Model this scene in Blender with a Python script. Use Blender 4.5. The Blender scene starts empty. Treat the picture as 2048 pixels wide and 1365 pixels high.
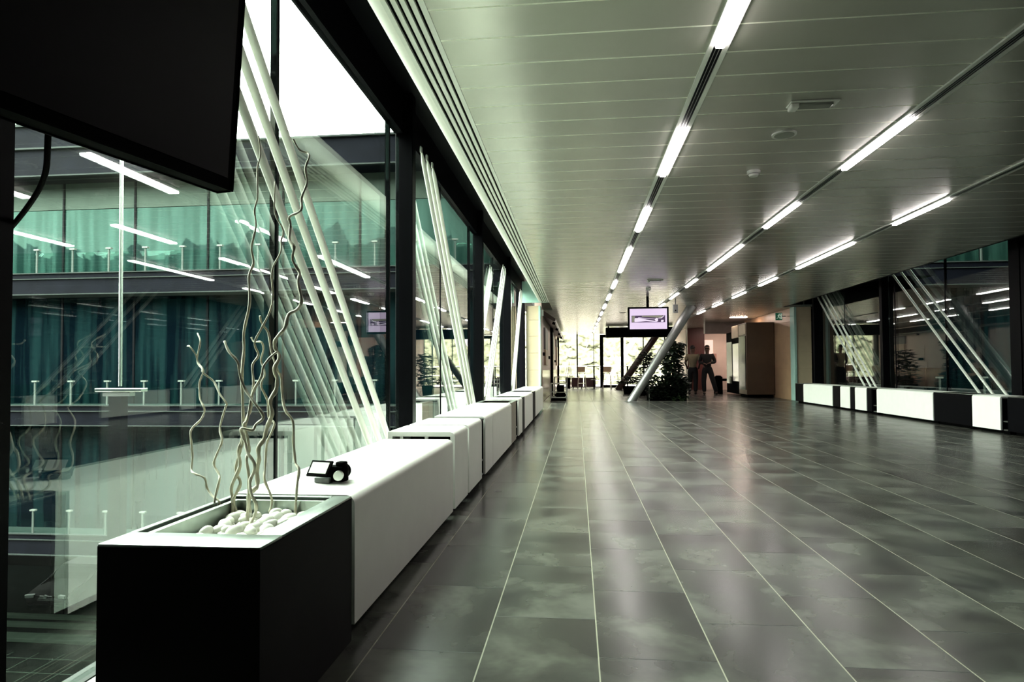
import bpy, bmesh, math, random
from mathutils import Vector, Matrix, noise
random.seed(7)
SC = bpy.context.scene
COL = SC.collection
# ------------------------------------------------------------------ camera
EYE = Vector((0, 0, .95)); FPX = 1280.0; PITCH = .0278; YAW = .10104; ROLL = .005; CY = 703.556
F = Vector((-math.sin(YAW)*math.cos(PITCH), math.cos(YAW)*math.cos(PITCH), math.sin(PITCH)))
R0 = Vector((math.cos(YAW), math.sin(YAW), 0)); U0 = R0.cross(F)
RT = R0*math.cos(ROLL) - U0*math.sin(ROLL); UP = U0*math.cos(ROLL) + R0*math.sin(ROLL)
cam = bpy.data.cameras.new('camera'); camo = bpy.data.objects.new('camera', cam); COL.objects.link(camo)
m = Matrix((RT, UP, -F)).transposed().to_4x4(); m.translation = EYE; camo.matrix_world = m
cam.sensor_width = 36; cam.lens = 36*FPX/2048; cam.shift_y = (CY-682.5)/2048; cam.clip_end = 500; cam.clip_start = .05
SC.camera = camo
# ------------------------------------------------------------------ sky, sun, exposure
SKY = 30.0; TUBE = 30.0
w = bpy.data.worlds.new('overcast_sky'); SC.world = w; w.use_nodes = True
wn = w.node_tree; wn.nodes.clear()
wo = wn.nodes.new('ShaderNodeOutputWorld'); wb = wn.nodes.new('ShaderNodeBackground')
wtc = wn.nodes.new('ShaderNodeTexCoord'); wsp = wn.nodes.new('ShaderNodeSeparateXYZ'); wcr = wn.nodes.new('ShaderNodeValToRGB')
wn.links.new(wtc.outputs['Generated'], wsp.inputs[0]); wn.links.new(wsp.outputs['Z'], wcr.inputs[0])
wcr.color_ramp.elements[0].position = -.02; wcr.color_ramp.elements[0].color = (.05, .055, .05, 1)
wcr.color_ramp.elements[1].position = .06; wcr.color_ramp.elements[1].color = (1, 1, .93, 1)
wn.links.new(wcr.outputs[0], wb.inputs[0]); wb.inputs[1].default_value = SKY; wn.links.new(wb.outputs[0], wo.inputs[0])
SC.view_settings.view_transform = 'Standard'; SC.view_settings.look = 'None'; SC.view_settings.gamma = 1
SC.view_settings.use_curve_mapping = False; SC.view_settings.exposure = 0.0
SC.cycles.max_bounces = 10; SC.cycles.diffuse_bounces = 5; SC.cycles.glossy_bounces = 4; SC.cycles.transparent_max_bounces = 24
SC.cycles.sample_clamp_indirect = 6; SC.cycles.caustics_reflective = False; SC.cycles.caustics_refractive = False

def proj_at(px, py, axis, val):          # where a sight line meets the plane axis = val
    d = F*FPX + RT*(px-1024) - UP*(py-CY)
    return EYE + d*((val-EYE[axis])/d[axis])
# ------------------------------------------------------------------ materials
MAT = {}
def mat(name, col, rough=.5, metal=0, var=.06, scale=8, spec=.5, emit=None, es=0, coat=0, bump=0, sheen=0, trans=0):
    if name in MAT: return MAT[name]
    m = bpy.data.materials.new(name); m.use_nodes = True; nt = m.node_tree; b = nt.nodes['Principled BSDF']
    tc = nt.nodes.new('ShaderNodeTexCoord'); nz = nt.nodes.new('ShaderNodeTexNoise'); nz.inputs['Scale'].default_value = scale
    nz.inputs['Detail'].default_value = 4; nt.links.new(tc.outputs['Object'], nz.inputs['Vector'])
    cr = nt.nodes.new('ShaderNodeValToRGB'); nt.links.new(nz.outputs['Fac'], cr.inputs[0])
    cr.color_ramp.elements[0].position = .3; cr.color_ramp.elements[1].position = .7
    cr.color_ramp.elements[0].color = tuple(max(0, c*(1-var)) for c in col)+(1,)
    cr.color_ramp.elements[1].color = tuple(min(1, c*(1+var)) for c in col)+(1,)
    nt.links.new(cr.outputs[0], b.inputs['Base Color'])
    b.inputs['Roughness'].default_value = rough; b.inputs['Metallic'].default_value = metal
    b.inputs['Specular IOR Level'].default_value = spec; b.inputs['Coat Weight'].default_value = coat
    if trans: b.inputs['Transmission Weight'].default_value = trans
    if emit:
        b.inputs['Emission Color'].default_value = emit+(1,); b.inputs['Emission Strength'].default_value = es
    if bump:
        bp = nt.nodes.new('ShaderNodeBump'); bp.inputs['Strength'].default_value = bump; bp.inputs['Distance'].default_value = .01
        nt.links.new(nz.outputs['Fac'], bp.inputs['Height']); nt.links.new(bp.outputs[0], b.inputs['Normal'])
    MAT[name] = m; return m

class N:                                  # tiny node-graph helper
    def __init__(s, nt): s.nt = nt
    def v(s, x): return x
    def math(s, op, a, b=0.0, c=0.0):
        n = s.nt.nodes.new('ShaderNodeMath'); n.operation = op
        for i, q in enumerate((a, b, c)):
            if isinstance(q, (int, float)): n.inputs[i].default_value = q
            else: s.nt.links.new(q, n.inputs[i])
        return n.outputs[0]
    def mix(s, f, a, b):
        n = s.nt.nodes.new('ShaderNodeMix'); n.data_type = 'RGBA'
        for i, q in ((0, f), (6, a), (7, b)):
            if isinstance(q, (int, float)): n.inputs[i].default_value = q
            elif isinstance(q, tuple): n.inputs[i].default_value = q
            else: s.nt.links.new(q, n.inputs[i])
        return n.outputs[2]

def floor_mat():
    m = bpy.data.materials.new('slate_tiles'); m.use_nodes = True; nt = m.node_tree; b = nt.nodes['Principled BSDF']; g = N(nt)
    tc = nt.nodes.new('ShaderNodeTexCoord'); sp = nt.nodes.new('ShaderNodeSeparateXYZ'); nt.links.new(tc.outputs['Object'], sp.inputs[0])
    X, Y = sp.outputs['X'], sp.outputs['Y']
    xs = g.math('DIVIDE', g.math('SUBTRACT', X, .063), .3845); col = g.math('FLOOR', xs); fx = g.math('FRACT', xs)
    odd = g.math('MULTIPLY', g.math('FRACT', g.math('MULTIPLY', g.math('ADD', col, 100), .5)), 1.0)
    ys = g.math('ADD', g.math('DIVIDE', g.math('SUBTRACT', Y, 2.15), .644), odd); row = g.math('FLOOR', ys); fy = g.math('FRACT', ys)
    ex = g.math('ABSOLUTE', g.math('SUBTRACT', fx, .5)); ey = g.math('ABSOLUTE', g.math('SUBTRACT', fy, .5))
    gx = g.math('GREATER_THAN', ex, .5-.0062); gy = g.math('GREATER_THAN', ey, .5-.003)
    cv = nt.nodes.new('ShaderNodeCombineXYZ'); nt.links.new(col, cv.inputs[0]); nt.links.new(row, cv.inputs[1])
    wn_ = nt.nodes.new('ShaderNodeTexWhiteNoise'); wn_.noise_dimensions = '3D'; nt.links.new(cv.outputs[0], wn_.inputs['Vector'])
    va = nt.nodes.new('ShaderNodeVectorMath'); va.operation = 'MULTIPLY_ADD'
    nt.links.new(wn_.outputs['Color'], va.inputs[0]); va.inputs[1].default_value = (9, 9, 9); nt.links.new(tc.outputs['Object'], va.inputs[2])
    n1 = nt.nodes.new('ShaderNodeTexNoise'); n1.inputs['Scale'].default_value = 2.6; n1.inputs['Detail'].default_value = 4.5; n1.inputs['Roughness'].default_value = .5
    n1.inputs['Distortion'].default_value = .25
    nt.links.new(va.outputs[0], n1.inputs['Vector'])
    n2 = nt.nodes.new('ShaderNodeTexNoise'); n2.inputs['Scale'].default_value = 22; n2.inputs['Detail'].default_value = 3; nt.links.new(va.outputs[0], n2.inputs['Vector'])
    cr = nt.nodes.new('ShaderNodeValToRGB'); e = cr.color_ramp.elements
    s = g.math('ADD', g.math('MULTIPLY', n1.outputs['Fac'], .93), g.math('MULTIPLY', n2.outputs['Fac'], .07))
    nt.links.new(s, cr.inputs[0])
    e[0].position = .40; e[0].color = (.030, .0315, .0315, 1); e[1].position = .62; e[1].color = (.115, .120, .104, 1)
    x = e.new(.50); x.color = (.052, .056, .050, 1)
    n3 = nt.nodes.new('ShaderNodeTexNoise'); n3.inputs['Scale'].default_value = 2.1; nt.links.new(va.outputs[0], n3.inputs['Vector'])
    warm = g.mix(g.math('MULTIPLY', n3.outputs['Fac'], .5), cr.outputs[0], (.066, .052, .040, 1))
    c1 = g.mix(g.math('MULTIPLY', wn_.outputs['Value'], .45), warm, cr.outputs[0])
    c2 = g.mix(gy, c1, (.03, .03, .03, 1)); c3 = g.mix(gx, c2, (.27, .26, .20, 1))
    nt.links.new(c3, b.inputs['Base Color'])
    gr = g.math('MAXIMUM', gx, gy)
    rg = g.math('ADD', .17, g.math('MULTIPLY', n1.outputs['Fac'], .14)); nt.links.new(g.math('ADD', rg, g.math('MULTIPLY', gr, .3)), b.inputs['Roughness'])
    b.inputs['Specular IOR Level'].default_value = .32
    bp = nt.nodes.new('ShaderNodeBump'); bp.inputs['Strength'].default_value = .35; bp.inputs['Distance'].default_value = .004
    nt.links.new(g.math('SUBTRACT', 1.0, gr), bp.inputs['Height']); nt.links.new(bp.outputs[0], b.inputs['Normal'])
    return m

def ceil_mat():
    m = bpy.data.materials.new('metal_ceiling_planks'); m.use_nodes = True; nt = m.node_tree; b = nt.nodes['Principled BSDF']; g = N(nt)
    tc = nt.nodes.new('ShaderNodeTexCoord'); sp = nt.nodes.new('ShaderNodeSeparateXYZ'); nt.links.new(tc.outputs['Object'], sp.inputs[0])
    fy = g.math('FRACT', g.math('DIVIDE', g.math('SUBTRACT', sp.outputs['Y'], 3.355), .2967))
    seam = g.math('LESS_THAN', fy, .045)
    nz = nt.nodes.new('ShaderNodeTexNoise'); nz.inputs['Scale'].default_value = 1.2; nt.links.new(tc.outputs['Object'], nz.inputs['Vector'])
    base = g.mix(nz.outputs['Fac'], (.50, .50, .43, 1), (.53, .53, .455, 1))
    nt.links.new(g.mix(seam, base, (.86, .88, .74, 1)), b.inputs['Base Color'])  # paler seams: groove highlights put into the colour
    nt.links.new(g.math('ADD', .27, g.math('MULTIPLY', seam, .4)), b.inputs['Roughness']); nt.links.new(g.math('SUBTRACT', .50, g.math('MULTIPLY', seam, .45)), b.inputs['Metallic'])
    bp = nt.nodes.new('ShaderNodeBump'); bp.inputs['Strength'].default_value = .12; bp.inputs['Distance'].default_value = .004
    nt.links.new(g.math('SUBTRACT', 1.0, seam), bp.inputs['Height'])
    return m

def glass_mat(name, tint, f0=.07, gloss=(1, 1, 1), rough=0.0, body=None):
    """thin pane: mirror share from a symmetric Schlick curve, the rest passes (or meets a dark body)"""
    m = bpy.data.materials.new(name); m.use_nodes = True; nt = m.node_tree; nt.nodes.clear(); g = N(nt)
    out = nt.nodes.new('ShaderNodeOutputMaterial'); mx = nt.nodes.new('ShaderNodeMixShader')
    if body is None:
        tr = nt.nodes.new('ShaderNodeBsdfTransparent'); tr.inputs[0].default_value = tint+(1,)
    else: tr = body(nt, g)
    gl = nt.nodes.new('ShaderNodeBsdfGlossy'); gl.inputs['Color'].default_value = gloss+(1,); gl.inputs['Roughness'].default_value = rough
    ge = nt.nodes.new('ShaderNodeNewGeometry'); dp = nt.nodes.new('ShaderNodeVectorMath'); dp.operation = 'DOT_PRODUCT'
    nt.links.new(ge.outputs['Incoming'], dp.inputs[0]); nt.links.new(ge.outputs['Normal'], dp.inputs[1])
    c = g.math('SUBTRACT', 1.0, g.math('ABSOLUTE', dp.outputs['Value'])); p5 = g.math('POWER', c, 4.0)
    nt.links.new(g.math('ADD', f0, g.math('MULTIPLY', p5, 1-f0)), mx.inputs[0])
    nt.links.new(tr.outputs[0], mx.inputs[1]); nt.links.new(gl.outputs[0], mx.inputs[2]); nt.links.new(mx.outputs[0], out.inputs[0])
    return m

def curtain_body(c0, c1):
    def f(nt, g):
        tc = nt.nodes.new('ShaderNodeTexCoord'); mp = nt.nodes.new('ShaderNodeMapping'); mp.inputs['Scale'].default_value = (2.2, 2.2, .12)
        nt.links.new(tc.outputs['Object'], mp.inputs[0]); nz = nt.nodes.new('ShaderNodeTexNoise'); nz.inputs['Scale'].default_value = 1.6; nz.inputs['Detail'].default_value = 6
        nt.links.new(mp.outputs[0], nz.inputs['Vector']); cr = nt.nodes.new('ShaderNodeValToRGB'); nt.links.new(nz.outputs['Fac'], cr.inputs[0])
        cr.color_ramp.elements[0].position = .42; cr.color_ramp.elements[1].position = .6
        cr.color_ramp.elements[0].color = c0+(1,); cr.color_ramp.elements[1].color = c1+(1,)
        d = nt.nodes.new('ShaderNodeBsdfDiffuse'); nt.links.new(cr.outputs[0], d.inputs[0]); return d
    return f

M_FLOOR = floor_mat(); M_CEIL = ceil_mat()
GLASS = glass_mat('green_tinted_glazing', (.88, .965, .92), .055)
CLEAR = glass_mat('clear_glazing', (.78, .77, .74), .04)
RAILG = glass_mat('railing_glass', (.86, .95, .92), .012, (.4, .6, .55))
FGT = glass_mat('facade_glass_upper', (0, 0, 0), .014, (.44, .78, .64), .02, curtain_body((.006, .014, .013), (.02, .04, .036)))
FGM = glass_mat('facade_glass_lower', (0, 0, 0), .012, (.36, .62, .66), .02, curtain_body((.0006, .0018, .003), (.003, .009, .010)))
SILLM = mat('sill_aluminium', (.03, .035, .032), .6, 0, .2, spec=.1)
RIMM = mat('satin_steel_rim', (.30, .34, .31), .30, 1, .12, 14)
BLACK = mat('black_painted_steel', (.0010, .0010, .0018), .5, 0, .2, spec=.05)
VBLACK = mat('matt_black_plastic', (.0006, .0006, .0006), .8, 0, .2, spec=.02)
DARKST = mat('dark_brown_metal', (.007, .0062, .006), .6, 0, .15, spec=.10)
STEEL = mat('brushed_stainless_steel', (.62, .64, .60), .28, 1, .08, 30)
STEELD = mat('dull_steel', (.30, .30, .29), .4, .8, .1)
WHITE = mat('white_solid_surface', (.86, .85, .80), .35, 0, .02)
PAINT = mat('white_painted_tube', (.70, .71, .64), .35, 0, .04)
WPAINT = mat('white_paint', (.75, .76, .70), .45, 0, .03)
WOOD = mat('pale_wood_veneer', (.52, .43, .29), .4, 0, .08, 3)
WOODW = mat('warm_wood_veneer', (.42, .27, .16), .4, 0, .1, 3)
PINK = mat('warm_white_wall', (.70, .58, .50), .6, 0, .04, 3)
TEAL = mat('teal_edge_glass', (.40, .62, .55), .2, 0, .05)
BRANCH = mat('peeled_willow_bark', (.46, .43, .33), .6, 0, .3, 22, bump=.4)
PEBBLE = mat('white_pebble', (.70, .70, .63), .5, 0, .08, 18, bump=.15)
LEAF = mat('dark_green_leaf', (.004, .011, .003), .45, 0, .6, 30)
LEAFB = mat('bright_green_leaf', (.045, .10, .02), .45, 0, .5, 30)
STEM = mat('plant_stem', (.03, .035, .015), .7)
SLAB = mat('facade_beam_steel', (.0024, .0026, .0045), .6, 0, .25, 2, spec=.03)
FLANGE = mat('facade_flange', (.022, .026, .025), .5, 0, .1, 4, spec=.05)
CAPM = mat('railing_cap_metal', (.09, .10, .09), .4, 0, .1, spec=.3)
POSTM = mat('railing_post_metal', (.05, .06, .055), .5, 0, .1, spec=.1)
SPAN = mat('pale_facade_spandrel', (.045, .060, .050), .6, 0, .15, 2, spec=.05)
ASPH = mat('asphalt', (.0010, .0013, .0012), .95, 0, .3, 2, spec=0)
KERB = mat('kerb_stone', (.009, .013, .010), .9, 0, .1, 3, spec=0)
CARP = mat('black_car_paint', (.001, .001, .0012), .5, 0, .1, spec=.03)
LAMPG = mat('headlight_glass', (.05, .06, .055), .3, .2, spec=.1)
SCREEN = mat('camera_screen', (.42, .41, .38), .3, 0, .03, emit=(1, .98, .93), es=.05)
TUBEM = mat('lit_fluorescent_diffuser', (.9, .9, .9), .4, emit=(1, .93, .92), es=TUBE)
SKIN = mat('skin', (.09, .048, .032), .5)
HAIR = mat('dark_hair', (.008, .006, .005), .6)
SHIRTL = mat('cream_cloth', (.24, .20, .12), .8, 0, .1, 12)
SHIRTD = mat('black_cloth', (.003, .003, .0035), .85)
TROUS = mat('dark_trouser_cloth', (.004, .004, .005), .85)
# ------------------------------------------------------------------ object helpers
def props(o, label=None, cat=None, group=None, kind=None):
    if label: o['label'] = label
    if cat: o['category'] = cat
    if group: o['group'] = group
    if kind: o['kind'] = kind
    return o
def thing(name, loc, label, cat, group=None, rz=0):
    o = bpy.data.objects.new(name, None); COL.objects.link(o); o.location = loc; o.rotation_euler = (0, 0, rz); o.empty_display_size = .1
    return props(o, label, cat, group)
def sroot(name, loc=(0, 0, 0)):
    o = bpy.data.objects.new(name, None); COL.objects.link(o); o.location = loc; o['kind'] = 'structure'; o.empty_display_size = .1
    return o
class MB:
    def __init__(s): s.bm = bmesh.new()
    def box(s, x0, x1, y0, y1, z0, z1, bev=0, seg=2):
        g = bmesh.ops.create_cube(s.bm, size=1); vs = g['verts']
        for v in vs: v.co = Vector(((x0+x1)/2+v.co.x*(x1-x0), (y0+y1)/2+v.co.y*(y1-y0), (z0+z1)/2+v.co.z*(z1-z0)))
        if bev:
            es = list({e for v in vs for e in v.link_edges})
            bmesh.ops.bevel(s.bm, geom=es, offset=bev, segments=seg, affect='EDGES', profile=.5)
        return s
    def xbox(s, c, sx, sy, sz, rot=None, bev=0):
        n0 = len(s.bm.verts); s.box(-sx/2, sx/2, -sy/2, sy/2, -sz/2, sz/2, bev)
        s.bm.verts.ensure_lookup_table(); M = (rot or Matrix.Identity(3)).to_4x4(); M.translation = Vector(c)
        for v in s.bm.verts[n0:]: v.co = M @ v.co
        return s
    def cyl(s, a, b, r, r2=None, n=16):
        a = Vector(a); b = Vector(b); d = b-a; q = d.to_track_quat('Z', 'Y').to_matrix().to_4x4(); q.translation = (a+b)/2
        bmesh.ops.create_cone(s.bm, cap_ends=True, segments=n, radius1=r, radius2=r if r2 is None else r2, depth=d.length, matrix=q); return s
    def ball(s, c, rx, ry=None, rz=None, u=16, v=10):
        ry = rx if ry is None else ry; rz = rx if rz is None else rz
        bmesh.ops.create_uvsphere(s.bm, u_segments=u, v_segments=v, radius=1, matrix=Matrix.Translation(c) @ Matrix.Diagonal((rx, ry, rz, 1))); return s
    def prism(s, pts, axis, a, b):          # closed outline pts (2-D) swept along axis from a to b
        def P(p, t): return {0: (t, p[0], p[1]), 1: (p[0], t, p[1]), 2: (p[0], p[1], t)}[axis]
        A = [s.bm.verts.new(P(p, a)) for p in pts]; B = [s.bm.verts.new(P(p, b)) for p in pts]; n = len(pts)
        s.bm.faces.new(A); s.bm.faces.new(B[::-1])
        for i in range(n): s.bm.faces.new((A[i], B[i], B[(i+1) % n], A[(i+1) % n]))
        return s
    def tube(s, pts, rads, n=8):
        prev = None; pts = [Vector(p) for p in pts]; up = Vector((.3, .2, 1)).normalized(); rings = []
        for i, p in enumerate(pts):
            t = (pts[min(i+1, len(pts)-1)]-pts[max(i-1, 0)]).normalized()
            if prev is None: u = t.cross(Vector((1, 0, .1))).normalized()
            else: u = (prev - t*prev.dot(t)).normalized()
            prev = u; v = t.cross(u); r = rads[i] if hasattr(rads, '__len__') else rads
            rings.append([s.bm.verts.new(p+(u*math.cos(k*2*math.pi/n)+v*math.sin(k*2*math.pi/n))*r) for k in range(n)])
        for a, b in zip(rings, rings[1:]):
            for k in range(n): s.bm.faces.new((a[k], a[(k+1) % n], b[(k+1) % n], b[k]))
        s.bm.faces.new(rings[0][::-1]); s.bm.faces.new(rings[-1]); return s
    def leaf(s, p, d, L, W, nrm):
        d = d.normalized(); sd = d.cross(nrm).normalized(); up = sd.cross(d)
        q = [p, p+d*L*.35+sd*W*.5-up*L*.04, p+d*L*.75+sd*W*.36-up*L*.03, p+d*L-up*L*.14, p+d*L*.75-sd*W*.36-up*L*.03, p+d*L*.35-sd*W*.5-up*L*.04, p+d*L*.4+up*L*.03, p+d*L*.75+up*L*.01]
        v = [s.bm.verts.new(c) for c in q]
        for f in ((0, 1, 6), (1, 2, 7, 6), (2, 3, 7), (3, 4, 7), (4, 5, 6, 7), (5, 0, 6)): s.bm.faces.new([v[i] for i in f])
        return s
    def build(s, name, material, parent=None, smooth=False, label=None, auto=False):
        me = bpy.data.meshes.new(name); bmesh.ops.recalc_face_normals(s.bm, faces=s.bm.faces); s.bm.to_mesh(me); s.bm.free()
        o = bpy.data.objects.new(name, me); COL.objects.link(o)
        for mm in (material if isinstance(material, (list, tuple)) else [material]): me.materials.append(mm)
        if smooth:
            for p in me.polygons: p.use_smooth = True
            if smooth == 'auto':
                try: me.set_sharp_from_angle(angle=math.radians(35))
                except Exception: pass
        if parent: o.parent = parent
        if label: o['label'] = label
        return o
def ptl(o, parent_loc):                   # meshes built in world coordinates, kept under an Empty that stands at parent_loc
    o.matrix_parent_inverse = Matrix.Translation(-Vector(parent_loc)); return o
def part(mb, name, material, root, smooth=False, label=None):
    o = mb.build(name, material, root, smooth, label)
    o.matrix_parent_inverse = Matrix.Translation(root.location).inverted(); return o
def sub(mb, name, material, p, smooth=False, label=None):
    o = mb.build(name, material, p, smooth, label); return o
def struct(mb, name, material, smooth=False):
    o = mb.build(name, material, None, smooth); o['kind'] = 'structure'; return o
def copy_tree(o, parent=None, done=None):
    c = o.copy(); COL.objects.link(c)
    if parent: c.parent = parent
    for ch in list(o.children): copy_tree(ch, c)
    return c
ORD = ['first', 'second', 'third', 'fourth', 'fifth', 'sixth', 'seventh', 'eighth', 'ninth', 'tenth', 'eleventh', 'twelfth', 'thirteenth', 'fourteenth', 'fifteenth', 'sixteenth', 'seventeenth', 'eighteenth']

# ================================================================== THE SETTING
GX = -1.575; GXR = 6.78; HC = 2.73
fl = MB().box(-1.50, 6.72, -5, 19.3, -.06, 0).box(-1.5, 9.5, 19.3, 33.3, -.06, 0)
struct(fl, 'floor', M_FLOOR)
struct(MB().box(-1.6, 6.85, -5, 18.2, -.45, -.07).box(-1.6, 9.6, 18.2, 33.4, -.45, -.07), 'trim_1', BLACK)          # floor slab edge
struct(MB().box(-.72, 5.98, -5, 19.3, HC, HC+.06).box(-1.0, 9.5, 19.3, 33.3, HC, HC+.06), 'ceiling', M_CEIL)
struct(MB().box(-1.62, 6.85, -5, 18.2, 3.42, 3.6).box(-1.2, 9.6, 18.2, 33.4, 3.42, 3.6), 'trim_2', BLACK)             # roof slab over the ceiling
# rounded white cove beside the left glass
pr = [(-1.035, 2.86)]+[(-.925-.11*math.cos(a), 2.84-.11*math.sin(a)) for a in [i*math.pi/2/8 for i in range(9)]]+[(-.925, 2.75), (-1.02, 2.88)]
struct(MB().prism(pr, 1, 1.5, 17.0), 'trim_3', mat('cove_white', (.90, .89, .82), .35, 0, .02), 'auto')
struct(MB().box(-1.02, -.73, -5, 17.9, 2.86, 3.42), 'trim_4', BLACK)
struct(MB().box(5.98, 6.04, -5, 19.3, 2.73, 3.42), 'trim_5', BLACK)
struct(MB().box(-1.5, -1.44, -5, 1.38, 0, 3.42), 'wall_left', BLACK)
struct(MB().box(6.64, 6.72, -5, 10.33, 0, 3.42), 'wall_right', BLACK)
struct(MB().box(-1.5, 6.72, -5.1, -5, 0, 3.42), 'wall_back', BLACK)

# ---- left glazing: one window per bay
def window(n, x, yA, yB, joints, side, zh=3.06, post_at=None):
    r = sroot('window_%d' % n, (x, (yA+yB)/2, 0)); ys = [yA]+joints+[yB]
    for a, b in zip(ys, ys[1:]):
        if b-a > .06: part(MB().box(x-.014, x+.014, a+.012, b-.012, -.02, zh), 'glass_pane', GLASS, r)
    for j in joints:
        part(MB().box(x-.02, x+.02, j-.011, j+.011, -.02, zh), 'glazing_joint', BLACK, r)
    s = side
    part(MB().box(min(x, x+s*.02)-.03, max(x, x+s*.02)+.03, yA, yB, zh, 3.42), 'head_frame', BLACK, r)
    part(MB().box(x-.035, x+.035, yA, yB, -.06, -.02), 'sill', SILLM, r)
    if post_at is not None:
        part(MB().box(min(x-.02*s, x+s*.135), max(x-.02*s, x+s*.135), post_at, post_at+.12, -.05, 3.42, .004, 1), 'post', BLACK, r)
    return r
window(1, GX, 1.50, 5.52, [3.195, 5.215], 1, post_at=5.52)
window(2, GX, 5.64, 9.77, [7.234, 9.262], 1, post_at=9.77)
window(3, GX, 9.89, 14.0, [11.9, 13.5], 1, post_at=13.93)
window(4, GX, 14.06, 17.6, [15.6], 1, post_at=17.78)
r0 = sroot('trim_6', (GX, 1.57, 0)); part(MB().box(-1.595, -1.44, 1.38, 1.50, -.05, 3.42), 'post', BLACK, r0)
window(5, GXR, 10.57, 14.72, [12.52, 14.40], -1, 3.18, post_at=14.72)
window(6, GXR, 14.84, 18.9, [16.97], -1, 3.18, post_at=18.75)
r0 = sroot('trim_7', (GXR, 10.45, 0)); part(MB().box(6.64, 6.80, 10.30, 10.57, -.05, 3.42), 'post', BLACK, r0)

# ---- piers and walls at the far end of the bridge
def pier(name, x0, x1, y0, y1, m, joints=(.45, .92, 1.4, 1.87, 2.33)):
    b = MB(); zs = [0]+list(joints)+[HC-.003]
    for a, c in zip(zs, zs[1:]): b.box(x0, x1, y0, y1, a+.004, c-.004, .003, 1)
    b.box(x0+.01, x1-.01, y0+.01, y1-.01, 0, HC-.003); return struct(b, name, m)
pier('wall_left', -1.41, -1.06, 17.9, 18.3, WOOD)
struct(MB().box(-1.06, -1.01, 17.86, 18.3, 0, HC-.003), 'trim_8', TEAL)
struct(MB().box(-1.45, -.73, 17.02, 17.06, HC, 3.3), 'trim_9', TEAL)
struct(MB().box(-1.2, -1.0, 18.3, 33.3, 0, 3.42), 'wall_left', PINK)
struct(MB().box(-1.0, -.985, 18.35, 32.9, .02, .92), 'trim_10', mat('glossy_brown_wainscot', (.30, .17, .12), .18, .2, .1, 2))
struct(MB().box(-1.0, -.90, 24.3, 24.6, 0, HC-.003), 'trim_11', BLACK)
struct(MB().box(-1.0, -.90, 32.6, 33.0, 0, HC-.003), 'trim_12', BLACK)
pier('wall_right', 6.36, 6.78, 19.35, 19.7, WOOD)
struct(MB().box(6.30, 6.36, 19.33, 19.7, 0, HC-.003), 'trim_13', TEAL)
pier('wall_right', 6.30, 6.45, 19.7, 24.9, WOODW)
struct(MB().box(6.45, 9.5, 24.9, 25.1, 0, 3.42), 'wall_right', WOODW)
pier('wall_back', 5.62, 9.5, 29.0, 29.2, PINK, (.9, 1.8))
struct(MB().box(4.88, 5.62, 29.0, 29.4, 0, HC-.003), 'trim_14', mat('dark_red_panel', (.07, .016, .014), .45, 0, .1))
struct(MB().box(9.5, 9.6, 19.32, 33.3, 0, 3.42), 'wall_right', PINK)
struct(MB().box(6.80, 9.6, 19.26, 19.3, 0, 3.42), 'wall_front', VBLACK)
struct(MB().box(4.88, 5.0, 29.2, 33.3, 0, HC-.003), 'wall_right', PINK)
struct(MB().box(5.05, 9.4, 25.9, 26.2, 2.32, HC-.003), 'trim_15', mat('grey_bulkhead', (.30, .27, .25), .5))
struct(MB().box(-1.5, 6.72, 19.0, 19.045, .0005, .003), 'trim_16', mat('pale_threshold_strip', (.42, .42, .36), .4))
# ---- end glazing of the lobby and its terrace
we = sroot('window_7', (2, 33, 0))
for a, b in ((-1.0, .02), (.06, .85), (.87, 1.17), (2.33, 3.36), (3.38, 4.43), (4.45, 4.88)):
    part(MB().box(a, b, 33.0, 33.02, .05, HC-.01), 'glass_pane', CLEAR, we)
for x, wd in ((.02, .07), (.86, .025), (3.36, .05), (4.43, .06), (4.86, .05)):
    part(MB().box(x-wd/2, x+wd/2, 32.96, 33.06, 0, HC-.003), 'mullion', BLACK, we)
part(MB().box(-1, 4.88, 32.97, 33.05, 0, .05), 'sill', STEELD, we)
dr = sroot('door_1', (1.75, 32.9, 0))
part(MB().box(1.17, 1.34, 32.86, 33.06, 0, 2.7), 'door_post', BLACK, dr); part(MB().box(2.22, 2.36, 32.86, 33.06, 0, 2.7), 'door_post', BLACK, dr)
part(MB().box(1.34, 2.22, 32.88, 33.04, 0, .13), 'door_bottom_rail', BLACK, dr); part(MB().box(1.34, 2.22, 32.88, 33.04, 2.55, 2.7), 'door_top_rail', BLACK, dr)
part(MB().box(1.34, 2.22, 32.95, 32.97, .13, 2.55), 'glass_pane', CLEAR, dr)

# ================================================================== CEILING FITTINGS
LX = [.79, 2.37, 3.90]; PY = [2.38, 3.56, 4.73, 5.91, 7.10, 8.28, 9.44, 10.60, 11.77, 12.95, 14.13, 15.31, 16.49, 17.67, 18.85, 20.03, 21.21, 22.39, 23.57, 24.75, 25.93, 27.11, 28.29, 29.47, 30.65, 31.83]
LIT = [(0, 1), (2, 3), (4, 5), (6, 7), (7, 8), (9, 10), (11, 12), (13, 14), (15, 16), (17, 18), (19, 20), (21, 22), (23, 24)]
rown = ['left', 'middle', 'right']
for k, x in enumerate(LX):
    y1 = 31.9 if k < 2 else 24.8
    t = thing('light_channel', (x, 1, HC), 'long recessed ceiling light channel, the %s of the three rows' % rown[k], 'light channel')
    for s in (-1, 1):
        part(MB().box(x+s*.042-.014, x+s*.042+.014, 1.2, y1, HC-.012, HC-.0005), 'edge_strip', WPAINT, t)
    part(MB().box(x-.027, x+.027, 1.2, y1, HC-.006, HC-.001), 'dark_trough', BLACK, t)
    part(MB().box(x-.012, x-.009, 1.2, y1, HC-.010, HC-.006), 'rail', STEEL, t); part(MB().box(x+.009, x+.012, 1.2, y1, HC-.010, HC-.006), 'rail', STEEL, t)
proto = None; cnt = 0
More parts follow.
